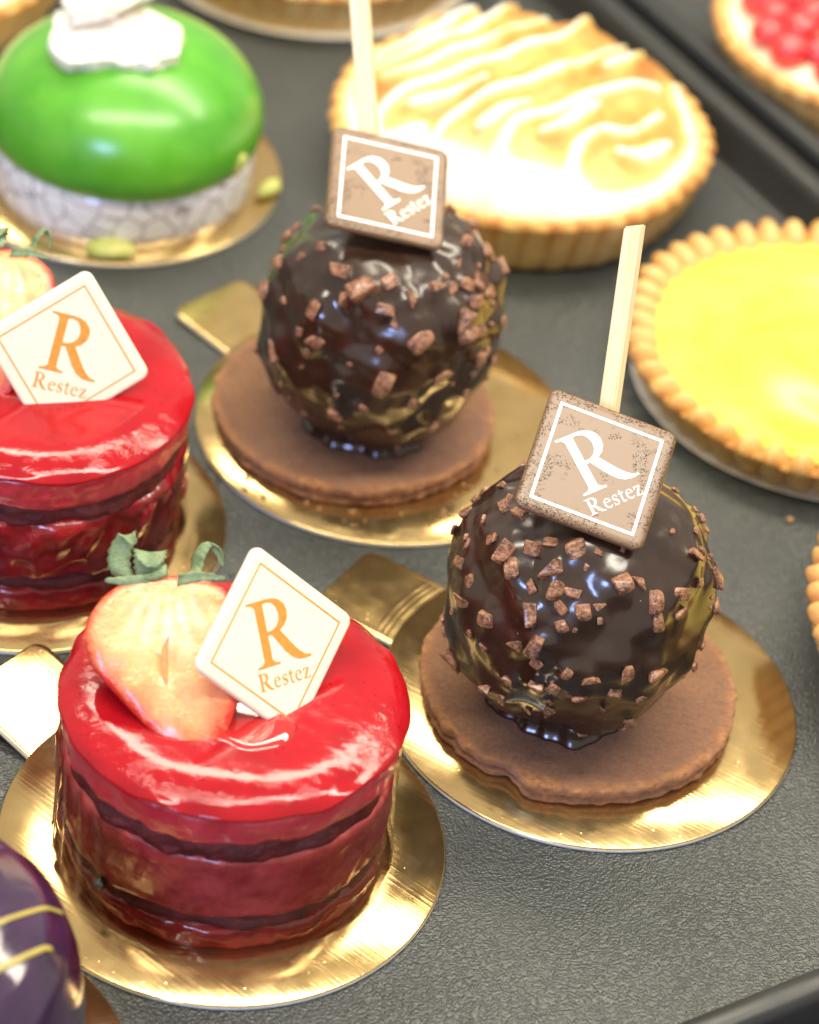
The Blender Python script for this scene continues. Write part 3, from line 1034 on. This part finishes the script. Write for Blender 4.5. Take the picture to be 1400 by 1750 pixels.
def choc_ball(x, y, seed, nuts, stick_base, stick_top, stick_w, label):
    g = np.random.default_rng(abs(int(seed)))
    t = empty('chocolate_ball_cake', (x, y, BT + BH - 0.0002), 0, label, 'chocolate ball', 'nut-studded chocolate balls')
    zc = BL
    nuts = [(np.array(n[:3]) / np.linalg.norm(n[:3]), n[3] / 1000 * 1.42) for n in nuts]
    # the side away from the camera
    tries = 0
    while len(nuts) < 92 and tries < 4000:
        tries += 1
        d = g.normal(size=3)
        d /= np.linalg.norm(d)
        if (d[1] < 0.28 and d[2] < 0.93) or d[2] < -0.8 or (d[2] > 0.9):
            continue
        if min(np.linalg.norm(d - n[0]) for n in nuts) > 0.13:
            nuts.append((d, g.uniform(0.0010, 0.0021)))
    for _ in range(600):          # small chips between the big ones
        d = g.normal(size=3)
        d /= np.linalg.norm(d)
        if len(nuts) >= 128 or d[1] > 0.3 or d[2] < -0.55 or d[2] > 0.85:
            continue
        if min(np.linalg.norm(d - n[0]) for n in nuts) > 0.085:
            nuts.append((d, g.uniform(0.0007, 0.0014)))
    bm = bmesh.new()
    bmesh.ops.create_icosphere(bm, subdivisions=6, radius=1.0)
    Q = np.array([v.co[:] for v in bm.verts])
    P = ball_surface(Q)
    f1, f2 = nfun(seed, 55), nfun(seed + 1, 150)
    d = f1(P) * 0.0011 + f2(P) * 0.00046 + nfun(seed + 2, 320)(P) * 0.00012
    ctr = ball_surface(np.array([n[0] for n in nuts]))
    lift = np.zeros(len(P))
    for c, (_, s_) in zip(ctr, nuts):
        rr = np.linalg.norm(P - c, axis=1)
        lift = np.maximum(lift, 0.40 * s_ * np.exp(-(rr / (1.45 * s_)) ** 2) + 0.26 * s_ * np.exp(-(rr / (2.4 * s_)) ** 2))
    nrm = Q / np.array([BA, BA, BB])
    nrm /= np.linalg.norm(nrm, axis=1)[:, None]
    P = P + nrm * (d + lift)[:, None]
    P[:, 2] = np.maximum(P[:, 2], -BL + 0.0001)
    for v, p_ in zip(bm.verts, P):
        v.co = (p_[0], p_[1], p_[2] + zc)
    from_bm('chocolate_glaze', bm, 'choc', t)
    # glaze that ran down and set in a puddle round the foot
    def foot_wave(V):
        q = V.copy()
        th = np.arctan2(V[:, 1], V[:, 0])
        sc = 1 + 0.06 * np.sin(th * 4 + seed) + 0.035 * np.sin(th * 9 + 1) + 0.02 * np.sin(th * 17)
        q[:, 0] *= sc
        q[:, 1] *= sc
        return q
    obj('chocolate_puddle', *lathe([(0.0150, 0.0001), (0.0153, 0.0004), (0.0149, 0.0009), (0.0143, 0.0016), (0.0140, 0.0026), (0.0139, 0.0036), (0.0136, 0.0048)], 140, foot_wave), 'choc', t)
    for i, (c, (q, s_)) in enumerate(zip(ctr, nuts)):
        o = link('nut_chip', NUT_MESH[int(g.integers(len(NUT_MESH)))], t)
        n = Vector(q / np.array([BA, BA, BB])).normalized()
        lf = float(f1(c[None])[0]) * 0.0011 + float(f2(c[None])[0]) * 0.00046
        o.location = Vector((c[0], c[1], c[2] + zc)) + n * (lf + s_ * 0.55)
        tw = n.to_track_quat('Z', 'Y') @ Matrix.Rotation(g.uniform(0, 6.28), 3, 'Z').to_quaternion() @ Matrix.Rotation(g.uniform(-0.5, 0.5), 3, 'X').to_quaternion()
        o.rotation_mode = 'QUATERNION'
        o.rotation_quaternion = tw
        o.scale = (s_ * g.uniform(0.95, 1.15), s_ * g.uniform(0.85, 1.1), s_ * g.uniform(0.8, 1.0))
    # wooden stick
    a = Vector((stick_base[0], stick_base[1], zc + 0.016))
    b = Vector(stick_top) - Vector(t.location)
    ax = (b - a)
    ln_ = ax.length
    bm = bmesh.new()
    bmesh.ops.create_cube(bm, size=1.0)
    for v in bm.verts:
        v.co = Vector((v.co.x * stick_w, v.co.y * stick_w * 0.8, (v.co.z + 0.5) * ln_))
    bmesh.ops.subdivide_edges(bm, edges=[e_ for e_ in bm.edges if abs(e_.verts[0].co.z - e_.verts[1].co.z) > 0.01], cuts=8)
    bmesh.ops.bevel(bm, geom=[e_ for e_ in bm.edges], offset=stick_w * 0.09, segments=2, affect='EDGES')
    for v in bm.verts:
        if v.co.z > ln_ - 0.001:
            v.co.z += 0.0005 * math.sin(v.co.x * 2600) - 0.0004 * (v.co.y / stick_w)
    o = from_bm('wooden_stick', bm, 'wood', t, False)
    o.location = a
    o.rotation_mode = 'QUATERNION'
    o.rotation_quaternion = ax.to_track_quat('Z', 'Y') @ Matrix.Rotation(R(-28), 3, 'Z').to_quaternion()
    return t


NB = [(-0.52, 0.52, 0.68, 0.9), (-0.65, -0.09, 0.76, 1.3), (-0.52, -0.24, 0.82, 1.5), (-0.89, 0.19, 0.42, 1.5), (-0.77, -0.13, 0.62, 1.2), (-0.9, 0.27, 0.33, 1.0), (-0.95, 0.2, 0.23, 1.1), (-0.69, -0.35, 0.64, 1.2), (-0.58, -0.49, 0.65, 2.2), (-0.53, -0.6, 0.6, 2.2), (-0.42, -0.51, 0.75, 1.5), (-0.3, -0.5, 0.81, 1.3), (-0.12, -0.56, 0.82, 2.1), (-0.27, -0.67, 0.69, 2.1), (-0.23, -0.76, 0.61, 2.0), (-0.11, -0.79, 0.61, 1.4), (-0.18, -0.84, 0.51, 1.4), (-0.02, -0.86, 0.52, 1.8), (0.09, -0.82, 0.56, 1.0), (-0.4, -0.72, 0.57, 1.1), (-0.37, -0.83, 0.42, 1.9), (-0.15, -0.9, 0.4, 1.4), (-0.93, -0.22, 0.29, 1.4), (-0.85, -0.43, 0.31, 1.2), (-0.86, -0.47, 0.18, 1.9), (-0.69, -0.7, 0.2, 1.7), (-0.32, -0.93, 0.21, 1.9), (-0.46, -0.88, 0.13, 1.4), (-0.29, -0.96, 0.05, 1.2), (-0.05, -0.65, 0.76, 0.8), (0.22, -0.7, 0.68, 2.2), (0.33, -0.67, 0.67, 1.5), (0.48, -0.68, 0.55, 2.0), (0.51, -0.75, 0.42, 1.8), (0.72, -0.27, 0.64, 1.9), (0.68, -0.52, 0.52, 2.0), (0.72, -0.58, 0.39, 1.5), (0.8, -0.33, 0.49, 1.1), (0.93, -0.12, 0.35, 1.7), (0.98, -0.14, 0.13, 1.5), (0.88, -0.43, -0.21, 1.1), (0.33, -0.94, 0.09, 1.9), (0.58, -0.82, -0.0, 2.0), (0.12, -0.99, 0.01, 1.3), (-0.58, -0.73, -0.36, 1.5), (-0.46, -0.87, -0.19, 1.1), (-0.82, -0.36, -0.45, 1.9), (-0.92, -0.24, -0.31, 1.2), (-0.95, -0.19, -0.25, 1.1), (-0.13, -0.99, -0.11, 1.2), (-0.26, -0.95, -0.14, 1.2), (0.06, -0.99, -0.15, 1.4), (0.3, -0.95, -0.12, 1.2), (-0.14, -0.9, -0.41, 1.3), (0.44, -0.78, -0.44, 1.1), (0.46, -0.61, -0.64, 0.9), (0.15, -0.66, -0.73, 1.0), (-0.47, -0.8, -0.38, 1.1), (-0.06, -1.0, 0.05, 1.1), (0.83, 0.27, 0.49, 0.9), (0.59, 0.44, 0.68, 0.9), (0.73, 0.35, 0.58, 0.8)]
NC = [(-0.85, 0.25, 0.47, 1.5), (-0.84, -0.18, 0.51, 1.8), (-0.94, -0.22, 0.26, 2.0), (-0.79, -0.61, -0.03, 1.8), (-0.51, -0.33, 0.8, 1.3), (-0.32, -0.58, 0.75, 2.0), (-0.14, -0.7, 0.7, 2.5), (-0.24, -0.74, 0.63, 1.8), (0.05, -0.64, 0.77, 2.0), (0.04, -0.79, 0.62, 1.6), (0.21, -0.71, 0.67, 1.6), (0.14, -0.83, 0.54, 1.2), (-0.45, -0.75, 0.49, 2.3), (-0.47, -0.84, 0.27, 1.5), (-0.61, -0.75, 0.27, 1.1), (0.33, -0.85, 0.4, 2.6), (0.64, -0.61, 0.47, 2.6), (0.68, -0.63, 0.38, 2.3), (0.41, -0.55, 0.73, 1.6), (0.54, -0.49, 0.69, 1.5), (0.65, -0.38, 0.66, 1.8), (0.73, -0.28, 0.63, 1.6), (0.71, -0.44, 0.55, 1.8), (0.84, -0.21, 0.5, 1.6), (0.76, 0.11, 0.65, 1.5), (0.58, -0.02, 0.81, 1.6), (0.61, 0.42, 0.67, 1.6), (0.87, 0.25, 0.42, 1.9), (0.98, -0.13, 0.17, 1.6), (0.83, -0.55, 0.08, 1.5), (0.57, -0.82, 0.07, 1.5), (0.11, -0.99, 0.05, 2.5), (-0.25, -0.92, -0.31, 1.5), (0.35, -0.92, -0.16, 1.2), (0.53, -0.73, -0.44, 1.3), (-0.03, -0.98, -0.18, 1.2), (0.45, 0.47, 0.76, 1.3), (-0.78, 0.3, 0.54, 1.1), (-0.63, 0.39, 0.67, 1.2), (0.81, -0.49, 0.31, 1.3), (-0.76, -0.41, -0.51, 1.2), (0.25, -0.69, -0.68, 0.9), (0.96, -0.26, -0.1, 1.2)]
choc_ball(0.0370, 0.4785, 610, NB, (0.0002, -0.001), (0.0374, 0.5117, 0.1050), 0.0036, 'front chocolate glazed ball with nut pieces and full stick in view')
choc_ball(-0.0123, 0.5665, 640, NC, (-0.0025, 0.002), (-0.0268, 0.6050, 0.0985), 0.0042, 'rear chocolate glazed ball with nut pieces, stick leaving the top of frame')

# ------------------------------------------------------------------ tarts


def crust(parent, r_top, r_base, h, flutes, rim_w, depth, amp, bead):
    n = flutes * 14
    a = np.linspace(0, 2 * math.pi, n, endpoint=False)
    fl = np.abs(np.cos(a * flutes / 2)) ** 0.75 - 0.55
    wob = 1 + 0.006 * np.sin(a * 3 + 1) + 0.004 * np.sin(a * 7 + 2) + 0.003 * np.sin(a * 17)
    prof = []          # r, z, flute weight, bead weight, toast
    prof += [(r_base - 0.003, 0.0, 0.3, 0, 0.3), (r_base, 0.0006, 0.8, 0, 0.2)]
    for i in range(1, 8):
        u = i / 8
        prof.append((r_base + (r_top - r_base) * u ** 0.9, h * u, 1.0, 0, 0.15 + 0.3 * u))
    prof += [(r_top, h - 0.0016, 1.0, 0.4, 0.6), (r_top - 0.0003, h - 0.0005, 0.9, 0.8, 0.85), (r_top - 0.0012, h + 0.0002, 0.7, 1.0, 0.8)]
    prof += [(r_top - rim_w * 0.35, h + 0.0007, 0.5, 1.1, 0.5), (r_top - rim_w * 0.65, h + 0.0005, 0.3, 1.1, 0.35), (r_top - rim_w * 0.9, h - 0.0006, -0.2, 0.9, 0.3), (r_top - rim_w, h - 0.0018, -0.3, 0.4, 0.3),
             (r_top - rim_w - 0.0012, h - depth, 0.1, 0, 0.3), (0.01, h - depth, 0, 0, 0.3)]
    V, F, ts = [], [], []
    fz = nfun(int(r_top * 1e5), 260)
    for r, z, wf, wb, to in prof:
        rr = (r + amp * wf * fl) * wob
        P = np.stack([rr * np.cos(a), rr * np.sin(a), z + bead * wb * (fl - 0.2)], 1)
        P[:, :2] *= (1 + 0.006 * fz(P))[:, None]
        P[:, 2] += 0.0003 * fz(P * 1.3) * (z > 0.002)
        V += list(map(tuple, P))
        ts += list(to - 0.45 * fl + 0 * a)  # baked browning, plus shade in the flute gaps painted as darker brown
    for j in range(len(prof) - 1):
        for i in range(n):
            k = (i + 1) % n
            F.append((j * n + i, j * n + k, (j + 1) * n + k, (j + 1) * n + i))
    F.append(tuple(range(n))[::-1])
    F.append(tuple((len(prof) - 1) * n + i for i in range(n)))
    o = obj('crust', V, F, 'crust', parent)
    fattr(o, 'toast_and_light', ts)
    return o


def disc_field(name, r, rings, n, hfun, mat, parent, attr=None, z0=0.0):
    a = np.linspace(0, 2 * math.pi, n, endpoint=False)
    rr = np.linspace(r, 0.0004, rings)
    V, F = [], []
    for q in rr:
        V.append(np.stack([q * np.cos(a), q * np.sin(a), np.zeros(n)], 1))
    V = np.concatenate(V)
    h, at = hfun(V[:, 0], V[:, 1])
    V[:, 2] = h + z0
    for j in range(rings - 1):
        for i in range(n):
            k = (i + 1) % n
            F.append((j * n + i, j * n + k, (j + 1) * n + k, (j + 1) * n + i))
    F.append(tuple((rings - 1) * n + i for i in range(n)))
    o = obj(name, V, F, mat, parent)
    if attr:
        fattr(o, attr, at)
    return o


def sstep(x, a, b):
    u = np.clip((x - a) / (b - a), 0, 1)
    return u * u * (3 - 2 * u)


# knife ridges swept through the meringue (metres from the tart's middle)
KNIFE = [[(-0.0309, 0.0263), (-0.0274, 0.0321), (-0.0238, 0.0371)], [(-0.0425, 0.0138), (-0.0339, 0.0145), (-0.025, 0.0215), (-0.0162, 0.0326)],
         [(-0.042, 0.0039), (-0.031, 0.0075), (-0.0199, 0.0166), (-0.0112, 0.0283), (-0.0053, 0.0379)],
         [(-0.0378, -0.0034), (-0.025, 0.0007), (-0.0132, 0.0106), (-0.0036, 0.0208), (0.0031, 0.0296)],
         [(-0.0382, -0.0241), (-0.0367, -0.0164), (-0.0295, -0.0102), (-0.0169, -0.0048), (-0.0059, 0.0048), (0.0038, 0.0149), (0.0142, 0.0302)],
         [(-0.0237, -0.0362), (-0.0206, -0.0269), (-0.0143, -0.0196), (-0.0042, -0.0112), (0.0061, -0.0027), (0.0158, 0.0088), (0.0248, 0.0219)],
         [(-0.0297, -0.0179), (-0.02, -0.0152), (-0.0112, -0.0097)],
         [(-0.0066, -0.0473), (-0.0058, -0.036), (-0.0019, -0.0251), (0.0069, -0.0187), (0.0142, -0.0125), (0.0216, -0.0032), (0.0346, 0.0068)],
         [(0.005, -0.027), (0.0123, -0.0202), (0.0188, -0.0128)], [(0.0197, 0.0068), (0.0258, 0.0137), (0.0296, 0.0177)],
         [(0.0137, -0.0368), (0.0148, -0.0281), (0.0207, -0.0217), (0.0281, -0.0177), (0.0356, -0.0071)], [(0.0253, -0.0263), (0.032, -0.0225), (0.0387, -0.0144)],
         [(-0.0116, -0.0264), (-0.0051, -0.0216), (0.0007, -0.0176)], [(0.0399, 0.0134), (0.0424, 0.0065), (0.044, -0.0021)], [(-0.0351, -0.0255), (-0.0305, -0.0265), (-0.0252, -0.0266)]]
PEAKS = [(-0.0236, 0.0329), (-0.0046, 0.0371), (0.0163, 0.0345), (0.0334, 0.0201)]


def meringue_h(x, y):
    R0 = 0.0475
    r = np.hypot(x, y)
    dome = np.clip(1 - (r / R0) ** 6, 0, 1) ** 0.5
    cap = np.clip(1 - (r / R0) ** 2, 0, 1)
    crest = np.zeros_like(x)
    white = np.zeros_like(x)
    for n_, ln_ in enumerate(KNIFE):
        P = np.array(ln_)
        pts = []
        for i in range(len(P) - 1):                       # smooth the stroke
            p0, p1, p2, p3 = P[max(i - 1, 0)], P[i], P[i + 1], P[min(i + 2, len(P) - 1)]
            for f in np.linspace(0, 1, 8, endpoint=False):
                pts.append(0.5 * (2 * p1 + (p2 - p0) * f + (2 * p0 - 5 * p1 + 4 * p2 - p3) * f * f + (3 * p1 - p0 - 3 * p2 + p3) * f ** 3))
        pts.append(P[-1])
        pts = np.array(pts)
        d2 = np.full_like(x, 1.0)
        wq = np.zeros_like(x)
        for i, q in enumerate(pts):
            t_ = i / (len(pts) - 1)
            w = 0.0017 + 0.0013 * math.sin(math.pi * min(1, t_ * 1.15)) + 0.0006 * math.sin(n_ * 2 + t_ * 7)
            e = ((x - q[0]) ** 2 + (y - q[1]) ** 2) / w ** 2
            better = e < d2 * 1e4
            d2 = np.where(better, e / 1e4, d2)
        g_ = np.exp(-d2 * 1e4)
        crest = np.maximum(crest, g_)
        white = np.maximum(white, np.exp(-d2 * 1e4 * 1.9))
    pk = np.zeros_like(x)
    for a_, b_ in PEAKS:
        pk = np.maximum(pk, np.exp(-(((x - a_) / 0.0088) ** 2 + ((y - b_) / 0.0105) ** 2) ** 1.7))
    h = dome * (0.0070 + 0.0090 * cap + 0.0042 * crest * (0.35 + 0.65 * cap ** 0.5) + 0.0040 * pk + 0.0006 * np.sin(x * 260 + y * 170))
    toast_and_light = 0.80 - 0.80 * white + 0.10 * np.sin(x * 150 - y * 210) + 0.15 * pk  # crest highlights painted as white streaks between the browned bands
    front = sstep(y + 0.20 * x, -0.040, -0.022)  # glare on the near side painted in as white
    toast_and_light = np.clip(toast_and_light, 0.02, 1) * sstep(dome, 0.40, 0.80) * (0.10 + 0.90 * front)
    return h, toast_and_light


def saucer(parent, r0, r1):
    V, F = lathe([(r0 * 0.6, 0.0002), (r0 + 0.002, 0.0002), (r1 - 0.0008, 0.0003), (r1, 0.0010)], 160, radial_noise(66, 30, 0.0003), True, False)
    o = obj('paper_case', V, F, 'paper', parent)
    md = o.modifiers.new('thick', 'SOLIDIFY')
    md.thickness = 0.0003
    return o


def tart(name, x, y, label, group='fluted pastry tarts'):
    return empty(name, (x, y, 0.0), 0, label, 'tart', group)


t = tart('meringue_tart', 0.0160, 0.6905, 'large tart with toasted swirled white meringue behind the chocolate balls')
crust(t, 0.0510, 0.0450, 0.0175, 44, 0.0050, 0.006, 0.0011, 0.0008)
disc_field('meringue', 0.0475, 150, 420, meringue_h, 'meringue', t, 'toast_and_light', 0.0162)


def curd_h(x, y):
    r = np.hypot(x, y)
    a_ = np.arctan2(y, x)
    h = 0.0017 * np.sin(r * 175 - a_ + 2.6) * sstep(r, 0.005, 0.018) * (1 - sstep(r, 0.026, 0.043)) + 0.0034 * (1 - (r / 0.047) ** 2)
    h += 0.0009 * np.sin(x * 110 + 1.0) * np.sin(y * 120 + 2.0) * (1 - sstep(r, 0.030, 0.044))
    h += 0.0007 * sstep(r, 0.0440, 0.0475)
    return h, None


t = tart('lemon_tart', 0.1000, 0.6150, 'yellow lemon tart with beaded golden crust at the right edge')
crust(t, 0.0535, 0.0465, 0.0115, 46, 0.0072, 0.0045, 0.0026, 0.0044)
saucer(t, 0.0455, 0.0508)
disc_field('lemon_filling', 0.0476, 60, 240, curd_h, 'curd', t, None, 0.0088)
lemon = t

# sliver of another tart low on the right edge
t = tart('pastry_tart', 0.1412, 0.5120, 'golden fluted tart crust just entering at the right edge')
crust(t, 0.0525, 0.0455, 0.0175, 48, 0.0068, 0.0045, 0.0022, 0.0030)
disc_field('tart_filling', 0.0466, 40, 160, curd_h, 'curd', t, None, 0.0160)

# tart at the top edge
t = tart('cream_tart', -0.0500, 0.7950, 'tart cut off by the top edge, pale crust with cream topping')
crust(t, 0.0500, 0.0440, 0.0150, 40, 0.0050, 0.004, 0.0010, 0.0008)
saucer(t, 0.0430, 0.0485)
disc_field('cream_topping', 0.0455, 60, 220, lambda x, y: (np.sqrt(np.clip(1 - (np.hypot(x, y) / 0.0455) ** 3, 0, 1)) * 0.006 + 0.0012 * np.sin(np.arctan2(y, x) * 26) * sstep(np.hypot(x, y), 0.02, 0.04), 0.35 + 0 * x),
           'meringue', t, 'toast_and_light', 0.0135)
t = tart('custard_tart', -0.1640, 0.7440, 'blurred golden tart behind the green dome in the top left corner')
crust(t, 0.0500, 0.0440, 0.0170, 40, 0.0050, 0.004, 0.0010, 0.0008)
disc_field('custard_filling', 0.0455, 50, 180, curd_h, 'cream', t, None, 0.0150)

# berry tart on the second tray
bx, by = 0.1150, 0.7640
t = tart('berry_tart', bx, by, 'tart filled with glossy red berries in the top right corner')
crust(t, 0.0485, 0.0410, 0.0185, 42, 0.0050, 0.005, 0.0010, 0.0009)
disc_field('cream_filling', 0.0440, 40, 160, lambda x, y: (0.0012 * np.sin(x * 380) * np.cos(y * 330) + 0.0015, None), 'cream', t, None, 0.0158)
bm = bmesh.new()
bmesh.ops.create_icosphere(bm, subdivisions=3, radius=1.0)
bmesh.ops.recalc_face_normals(bm, faces=bm.faces)
berry_me = bpy.data.meshes.new('berry')
bm.to_mesh(berry_me); bm.free()
berry_me.materials.append(M['berry'])
berry_me.polygons.foreach_set('use_smooth', [True] * len(berry_me.polygons))
g = np.random.default_rng(5)
spots = []
for _ in range(3000):
    a, r = g.uniform(0, 6.283), 0.0365 * math.sqrt(g.random())
    p_ = np.array([r * math.cos(a), r * math.sin(a)])
    if all(np.linalg.norm(p_ - q) > 0.0088 for q in spots):
        spots.append(p_)
for p_ in spots:
    o = link('berry', berry_me, t)
    s_ = g.uniform(0.0050, 0.0058)
    o.location = (p_[0], p_[1], 0.0185 + g.uniform(0, 0.0022))
    o.scale = (s_ * g.uniform(0.9, 1.1), s_, s_ * g.uniform(0.85, 1.0))

# ------------------------------------------------------------------ green dome cake
gx, gy = -0.0858, 0.6630
t = empty('green_dome_cake', (gx, gy, BT), 0, 'shiny green glazed dome cake with white bubbly wafer on top', 'cake')
CH = 0.0150
obj('sponge_core', *lathe([(0.0325, 0.0), (0.0328, 0.007), (0.0325, CH)], 120), 'cream', t)
V, F = lathe([(0.0338, 0.0002), (0.0341, 0.004), (0.0341, 0.010), (0.0339, CH + 0.0012)], 160, radial_noise(71, 40, 0.0003), False, False)
o = obj('printed_collar', V, F, 'collar', t)
md = o.modifiers.new('thick', 'SOLIDIFY'); md.thickness = 0.0003
prof = [(0.0310, CH - 0.0012), (0.0334, CH - 0.0010), (0.0352, CH + 0.0012), (0.0359, CH + 0.0050), (0.0356, CH + 0.0090)]
prof += [(0.0355 * math.cos(R(a_)) ** 0.9, CH + 0.007 + 0.0215 * math.sin(R(a_)) ** 1.05) for a_ in range(14, 90, 4)] + [(0.0008, CH + 0.0285)]
obj('green_glaze', *lathe(dense(prof, 0.002), 160, radial_noise(72, 30, 0.0004)), 'green', t)


def wafer(poly, loc, rot, th, seed):
    """lumpy irregular slab of bubbled white chocolate"""
    bm = bmesh.new()
    vs = [bm.verts.new((x, y, 0)) for x, y in poly]
    f = bm.faces.new(vs)
    r = bmesh.ops.extrude_face_region(bm, geom=[f])
    bmesh.ops.translate(bm, verts=[v for v in r['geom'] if isinstance(v, bmesh.types.BMVert)], vec=(0, 0, th))
    bmesh.ops.triangulate(bm, faces=bm.faces[:])
    bmesh.ops.subdivide_edges(bm, edges=bm.edges[:], cuts=5, use_grid_fill=True)
    f1 = nfun(seed, 230)
    for v in bm.verts:
        P = np.array([v.co[:]])
        v.co += Vector((float(f1(P + 3)[0]), float(f1(P + 7)[0]), float(f1(P)[0]) * 1.3)) * 0.0006
    o = from_bm('bubble_wafer', bm, 'bubble', t)
    o.location = loc
    o.rotation_euler = rot
    return o


mm = lambda L_: [(a / 1000, b / 1000) for a, b in L_]
wafer(mm([(-15, -4), (-10, -9), (0, -7), (10, -8), (17, -3), (18, 6), (8, 12), (-4, 13), (-14, 8)]), (-0.0035, -0.0085, CH + 0.0268), (R(16), R(2), R(8)), 0.0050, 91)
wafer(mm([(-14, -6), (-4, -10), (9, -8), (14, 2), (6, 10), (-8, 9)]), (-0.0060, 0.0020, CH + 0.0350), (R(-16), R(-10), R(40)), 0.0035, 92)


def pistachio(loc, rot, s, label):
    bm = bmesh.new()
    bmesh.ops.create_icosphere(bm, subdivisions=3, radius=1.0)
    f1 = nfun(int(loc[0] * 1e4) + 500, 1.0)
    for v in bm.verts:
        v.co *= 1 + 0.10 * float(f1(np.array([v.co[:]]))[0])
        v.co = Vector((v.co.x * s[0], v.co.y * s[1], v.co.z * s[2]))
    o = from_bm('pistachio_piece', bm, 'pistachio')
    o.location = loc
    o.rotation_euler = rot
    return tag(o, label, 'pistachio', 'pistachio pieces round the green cake')


pistachio((-0.0830, 0.6265, BT + 0.0022), (0, 0, R(6)), (0.0062, 0.0034, 0.0026), 'long pistachio piece on the board in front of the green cake')
pistachio((-0.0560, 0.6480, 0.0190), (R(20), R(35), R(35)), (0.0036, 0.0026, 0.0046), 'pistachio piece stuck to the lower right of the green dome')
pistachio((-0.0470, 0.6640, BT + 0.0020), (0, 0, R(60)), (0.0044, 0.0022, 0.0022), 'pistachio piece at the right rim of the green cake board')

# ------------------------------------------------------------------ purple cake, bottom left
px_, py_ = -0.0824, 0.3562
t = empty('purple_dome_cake', (px_, py_, BT), 0, 'dark purple glazed cake with yellow piped lines, bottom left corner', 'cake')
prof = [(0.0340, 0.0), (0.0360, 0.0012), (0.0370, 0.0070), (0.0371, 0.0200), (0.0362, 0.0290), (0.0338, 0.0365), (0.0295, 0.0420), (0.0225, 0.0457), (0.0145, 0.0476), (0.0060, 0.0484), (0.001, 0.0485)]
obj('purple_glaze', *lathe(dense(prof, 0.0015), 180, radial_noise(81, 30, 0.0004)), 'purple', t)


def dome_z(r):
    for (r0, z0), (r1, z1) in zip(prof[3:], prof[4:]):
        if r1 <= r <= r0:
            return z0 + (z1 - z0) * (r0 - r) / (r0 - r1)
    return prof[3][1]


def piping(y0, slope, wid):
    V, F = [], []
    pts = []
    for i in range(61):
        x = -0.030 + 0.0605 * i / 60
        y = y0 + slope * x
        r = math.hypot(x, y)
        if r < 0.0348:
            pts.append(Vector((x, y, dome_z(r))))
    for i, p_ in enumerate(pts):
        tg = (pts[min(i + 1, len(pts) - 1)] - pts[max(i - 1, 0)]).normalized()
        nr = Vector((p_.x * 0.6, p_.y * 0.6, 0.03)).normalized()
        sd = tg.cross(nr).normalized()
        for a_ in range(8):
            aa = 2 * math.pi * a_ / 8
            V.append(p_ + sd * (wid * math.cos(aa)) + nr * (wid * 0.45 * math.sin(aa)))
    for i in range(len(pts) - 1):
        for a_ in range(8):
            b_ = (a_ + 1) % 8
            F.append((i * 8 + a_, i * 8 + b_, (i + 1) * 8 + b_, (i + 1) * 8 + a_))
    obj('piped_line', V, F, 'yellow_line', t)


piping(-0.0277, 1.3, 0.0005)
piping(-0.0390, 1.3, 0.0006)

# ------------------------------------------------------------------ crumbs


def crumb(loc, s, label):
    bm = bmesh.new()
    bmesh.ops.create_icosphere(bm, subdivisions=2, radius=s)
    f1 = nfun(int(loc[1] * 1e4), 0.5 / s)
    for v in bm.verts:
        v.co *= 1 + 0.3 * float(f1(np.array([v.co[:]]))[0])
        v.co.z *= 0.7
    o = from_bm('pastry_crumb', bm, 'crumb')
    o.location = (loc[0], loc[1], loc[2] + s * 0.5)
    return tag(o, label, 'crumb', 'loose pastry crumbs')


crumb((0.0885, 0.5570, 0), 0.0009, 'tiny pale crumb on the tray below the lemon tart')
crumb((0.0625, 0.7790, 0.0125), 0.0020, 'pale crumb on the tray rim beside the red berry tart')
bm = bmesh.new()
g = np.random.default_rng(3)
for i in range(46):
    a = R(g.uniform(215, 330)) if i < 34 else g.uniform(0, 6.28)
    r = g.uniform(0.0345, 0.0405)
    s_ = g.uniform(0.0002, 0.00075) if i < 30 else 0.0003
    q = bmesh.ops.create_icosphere(bm, subdivisions=1, radius=s_)
    for v in q['verts']:
        v.co *= g.uniform(0.7, 1.25)
        v.co += Vector((-0.0163 + r * math.cos(a), 0.5726 + r * math.sin(a), BT + s_ * 0.6))
o = from_bm('biscuit_crumbs', bm, 'crumb')
o['kind'] = 'stuff'
tag(o, 'fine brown crumbs scattered on the rear chocolate ball board', 'crumbs')
